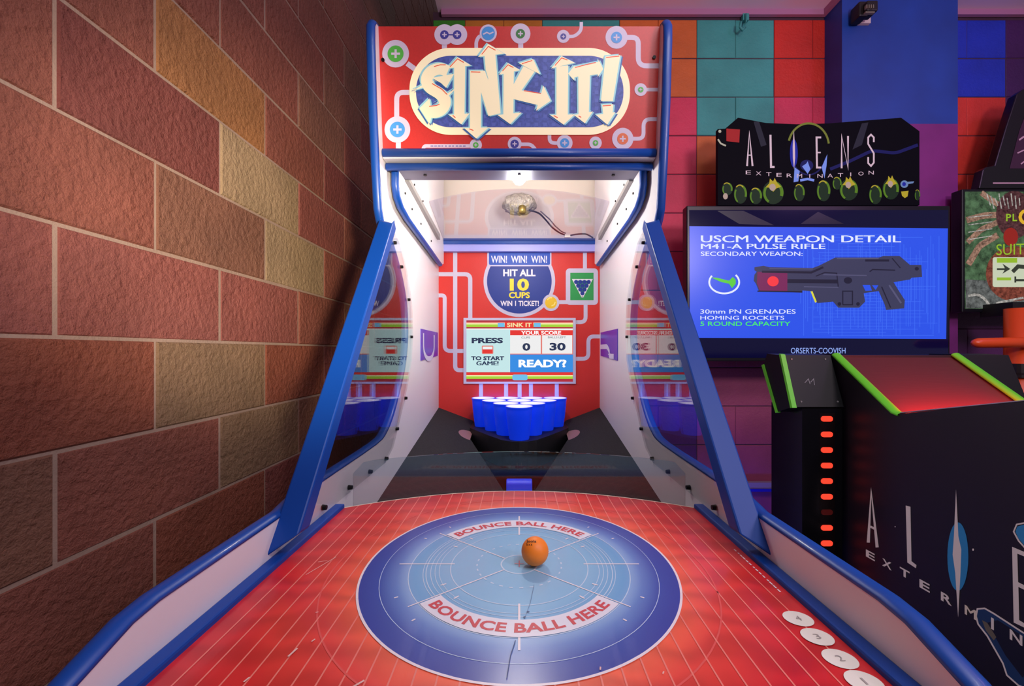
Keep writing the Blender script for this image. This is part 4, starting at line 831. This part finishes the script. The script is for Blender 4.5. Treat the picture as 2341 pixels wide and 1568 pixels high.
text('screen_lettering', 'P', g2s([(285, 685), (312, 685), (312, 725), (285, 725)]), S2['lime'], P2, .0036, s2, .02); text('screen_lettering', 'L', g2s([(320, 685), (345, 685), (345, 725), (320, 725)]), S2['lime'], P2, .0036, s2, .02); text('screen_lettering', 'O', g2s([(352, 660), (440, 655), (440, 745), (352, 745)]), S2['gold'], P2, .0036, s2, .03); text('screen_lettering', 'SUIT', g2s([(232, 850), (385, 845), (385, 905), (232, 910)]), S2['lime'], P2, .0036, s2, .0)
F2('twig', [stroke([(80, 1130), (130, 1120), (175, 1150), (200, 1195)], 14, 30), stroke([(230, 1170), (380, 1140)], 12)], 'pale', .003)
OR = mat('orange_pipe_paint', (226, 78, 28), .35)
ycyl = Y2 - .12
pz = lambda py, y: (PY - py) / F * y
pxx = lambda px, y: (px - PX) / F * y
cxx = pxx(2331, ycyl)
put('stand_post', MB().cyl((cxx, ycyl, -CZ), (cxx, ycyl, pz(705, ycyl)), .048, 24).mesh(True), OR, T2)
put('stand_collar', MB().lathe([(.0, 0), (.062, 0), (.062, .012), (.05, .02), (.05, .06), (0, .06)], 24, (cxx, ycyl, pz(862, ycyl))).mesh(), mat('collar_black', (20, 14, 14), .4), T2)
yb_ = ycyl - .06
put('stand_arm', MB().tube([(pxx(2222, yb_), yb_, pz(784, yb_)), (pxx(2227, yb_), yb_, pz(784, yb_)), (pxx(2236, yb_), yb_, pz(784, yb_)), (pxx(2300, yb_), yb_, pz(783, yb_)), (pxx(2520, yb_), yb_, pz(782, yb_))], [.006, .015, .021, .022, .022], 16).mesh(True), OR, T2)
put('mount_arm', plain_box(cxx - .03, cxx + .03, ycyl, Y2 + .01, pz(720, ycyl) , pz(690, ycyl)), mat('bracket_black', (16, 16, 18), .5), T2)
put('foot_plate', plain_box(cxx - .2, cxx + .2, ycyl - .2, ycyl + .2, -CZ, -CZ + .012), mat('bracket_black', (16, 16, 18), .5), T2)
TP = thing('cabinet_topper', (2.6, Y2 + .03, z1_), 'sloping black topper standing on the spider screen', 'sign')
YP = Y2 + .01; P3 = Plane((0, YP, 0), (0, -1, 0))
tp = [P3.at(*p) for p in ((2238, 431), (2247, 388), (2254, 382), (2274, 378), (2300, 290), (2325, 215), (2341, 203))]
cx2 = 2.66
o_ = [(p.x, p.z) for p in tp] + [(2 * cx2 - p.x, p.z) for p in tp[::-1]]
tpb = bev(put('topper_body', MB().prism(o_, YP, YP + .04, 'y').mesh(), mat('topper_black', (14, 12, 18), .35), TP), .004)
flat('topper_picture', [[(2308, 385), (2330, 300), (2345, 260), (2560, 260), (2600, 385)]], mat('topper_print', (56, 26, 52), .3, emit=.2), P3, .001, tpb)
flat('topper_line', [[(2270, 417), (2620, 417), (2620, 420), (2270, 420)], stroke([(2326, 350), (2341, 343)], 3), stroke([(2330, 320), (2341, 312)], 4), stroke([(2334, 375), (2343, 368)], 3)], mat('topper_pale_line', (176, 140, 160), .4, emit=.15), P3, .002, tpb)

# ---------------------------------------------------------------- small fittings on the wall and pillar
sc_ = thing('wall_spotlight', (1.63, 2.034, 1.62), 'small black twin spotlight on white plate fixed to the blue pillar', 'spotlight')
put('plate', plain_box(pxx(1961, 2.03), pxx(1986, 2.03), 2.018, 2.0335, pz(57, 2.03), pz(36, 2.03)), mat('white_plate', (210, 196, 196), .5), sc_)
bev(put('lamp_head', plain_box(pxx(1959, 1.98), pxx(1980, 1.98), 1.965, 2.022, pz(42, 1.98), pz(8, 1.98)), mat('spot_black', (20, 18, 14), .5), sc_), .006)
h2 = bev(put('lamp_head', plain_box(pxx(1975, 1.96), pxx(2000, 1.96), 1.94, 2.0, pz(32, 1.96), pz(8, 1.96)), mat('spot_black', (20, 18, 14), .5), sc_), .006)
for k in range(4): put('cooling_fin', plain_box(pxx(1979 + 5 * k, 1.935), pxx(1981 + 5 * k, 1.935), 1.93, 1.942, pz(20, 1.935), pz(12, 1.935)), mat('fin_grey', (120, 116, 100), .4), h2)
put('lens_rim', plain_box(pxx(1977, 1.935), pxx(1998, 1.935), 1.93, 1.942, pz(31, 1.935), pz(28, 1.935)), mat('fin_grey', (120, 116, 100), .4), h2)
hk = thing('wall_hook', (pxx(1700, 2.14), 2.148, pz(60, 2.14)), 'small teal painted hook on the teal wall blocks under ceiling', 'hook')
hp_ = [(pxx(1705, 2.125), 2.125, pz(32, 2.125)), (pxx(1705, 2.125), 2.125, pz(48, 2.125)), (pxx(1703, 2.12), 2.12, pz(62, 2.12)), (pxx(1697, 2.11), 2.11, pz(69, 2.11)), (pxx(1692, 2.105), 2.105, pz(62, 2.105)), (pxx(1694, 2.105), 2.105, pz(50, 2.105))]
put('hook_rod', MB().tube(hp_, .006, 10).mesh(True), BC['teal'], hk); put('hook_plate', plain_box(pxx(1698, 2.13), pxx(1712, 2.13), 2.128, 2.149, pz(46, 2.13), pz(31, 2.13)), BC['teal'], hk)
for o in bpy.data.objects:
    if 'base_point' in o: del o['base_point']
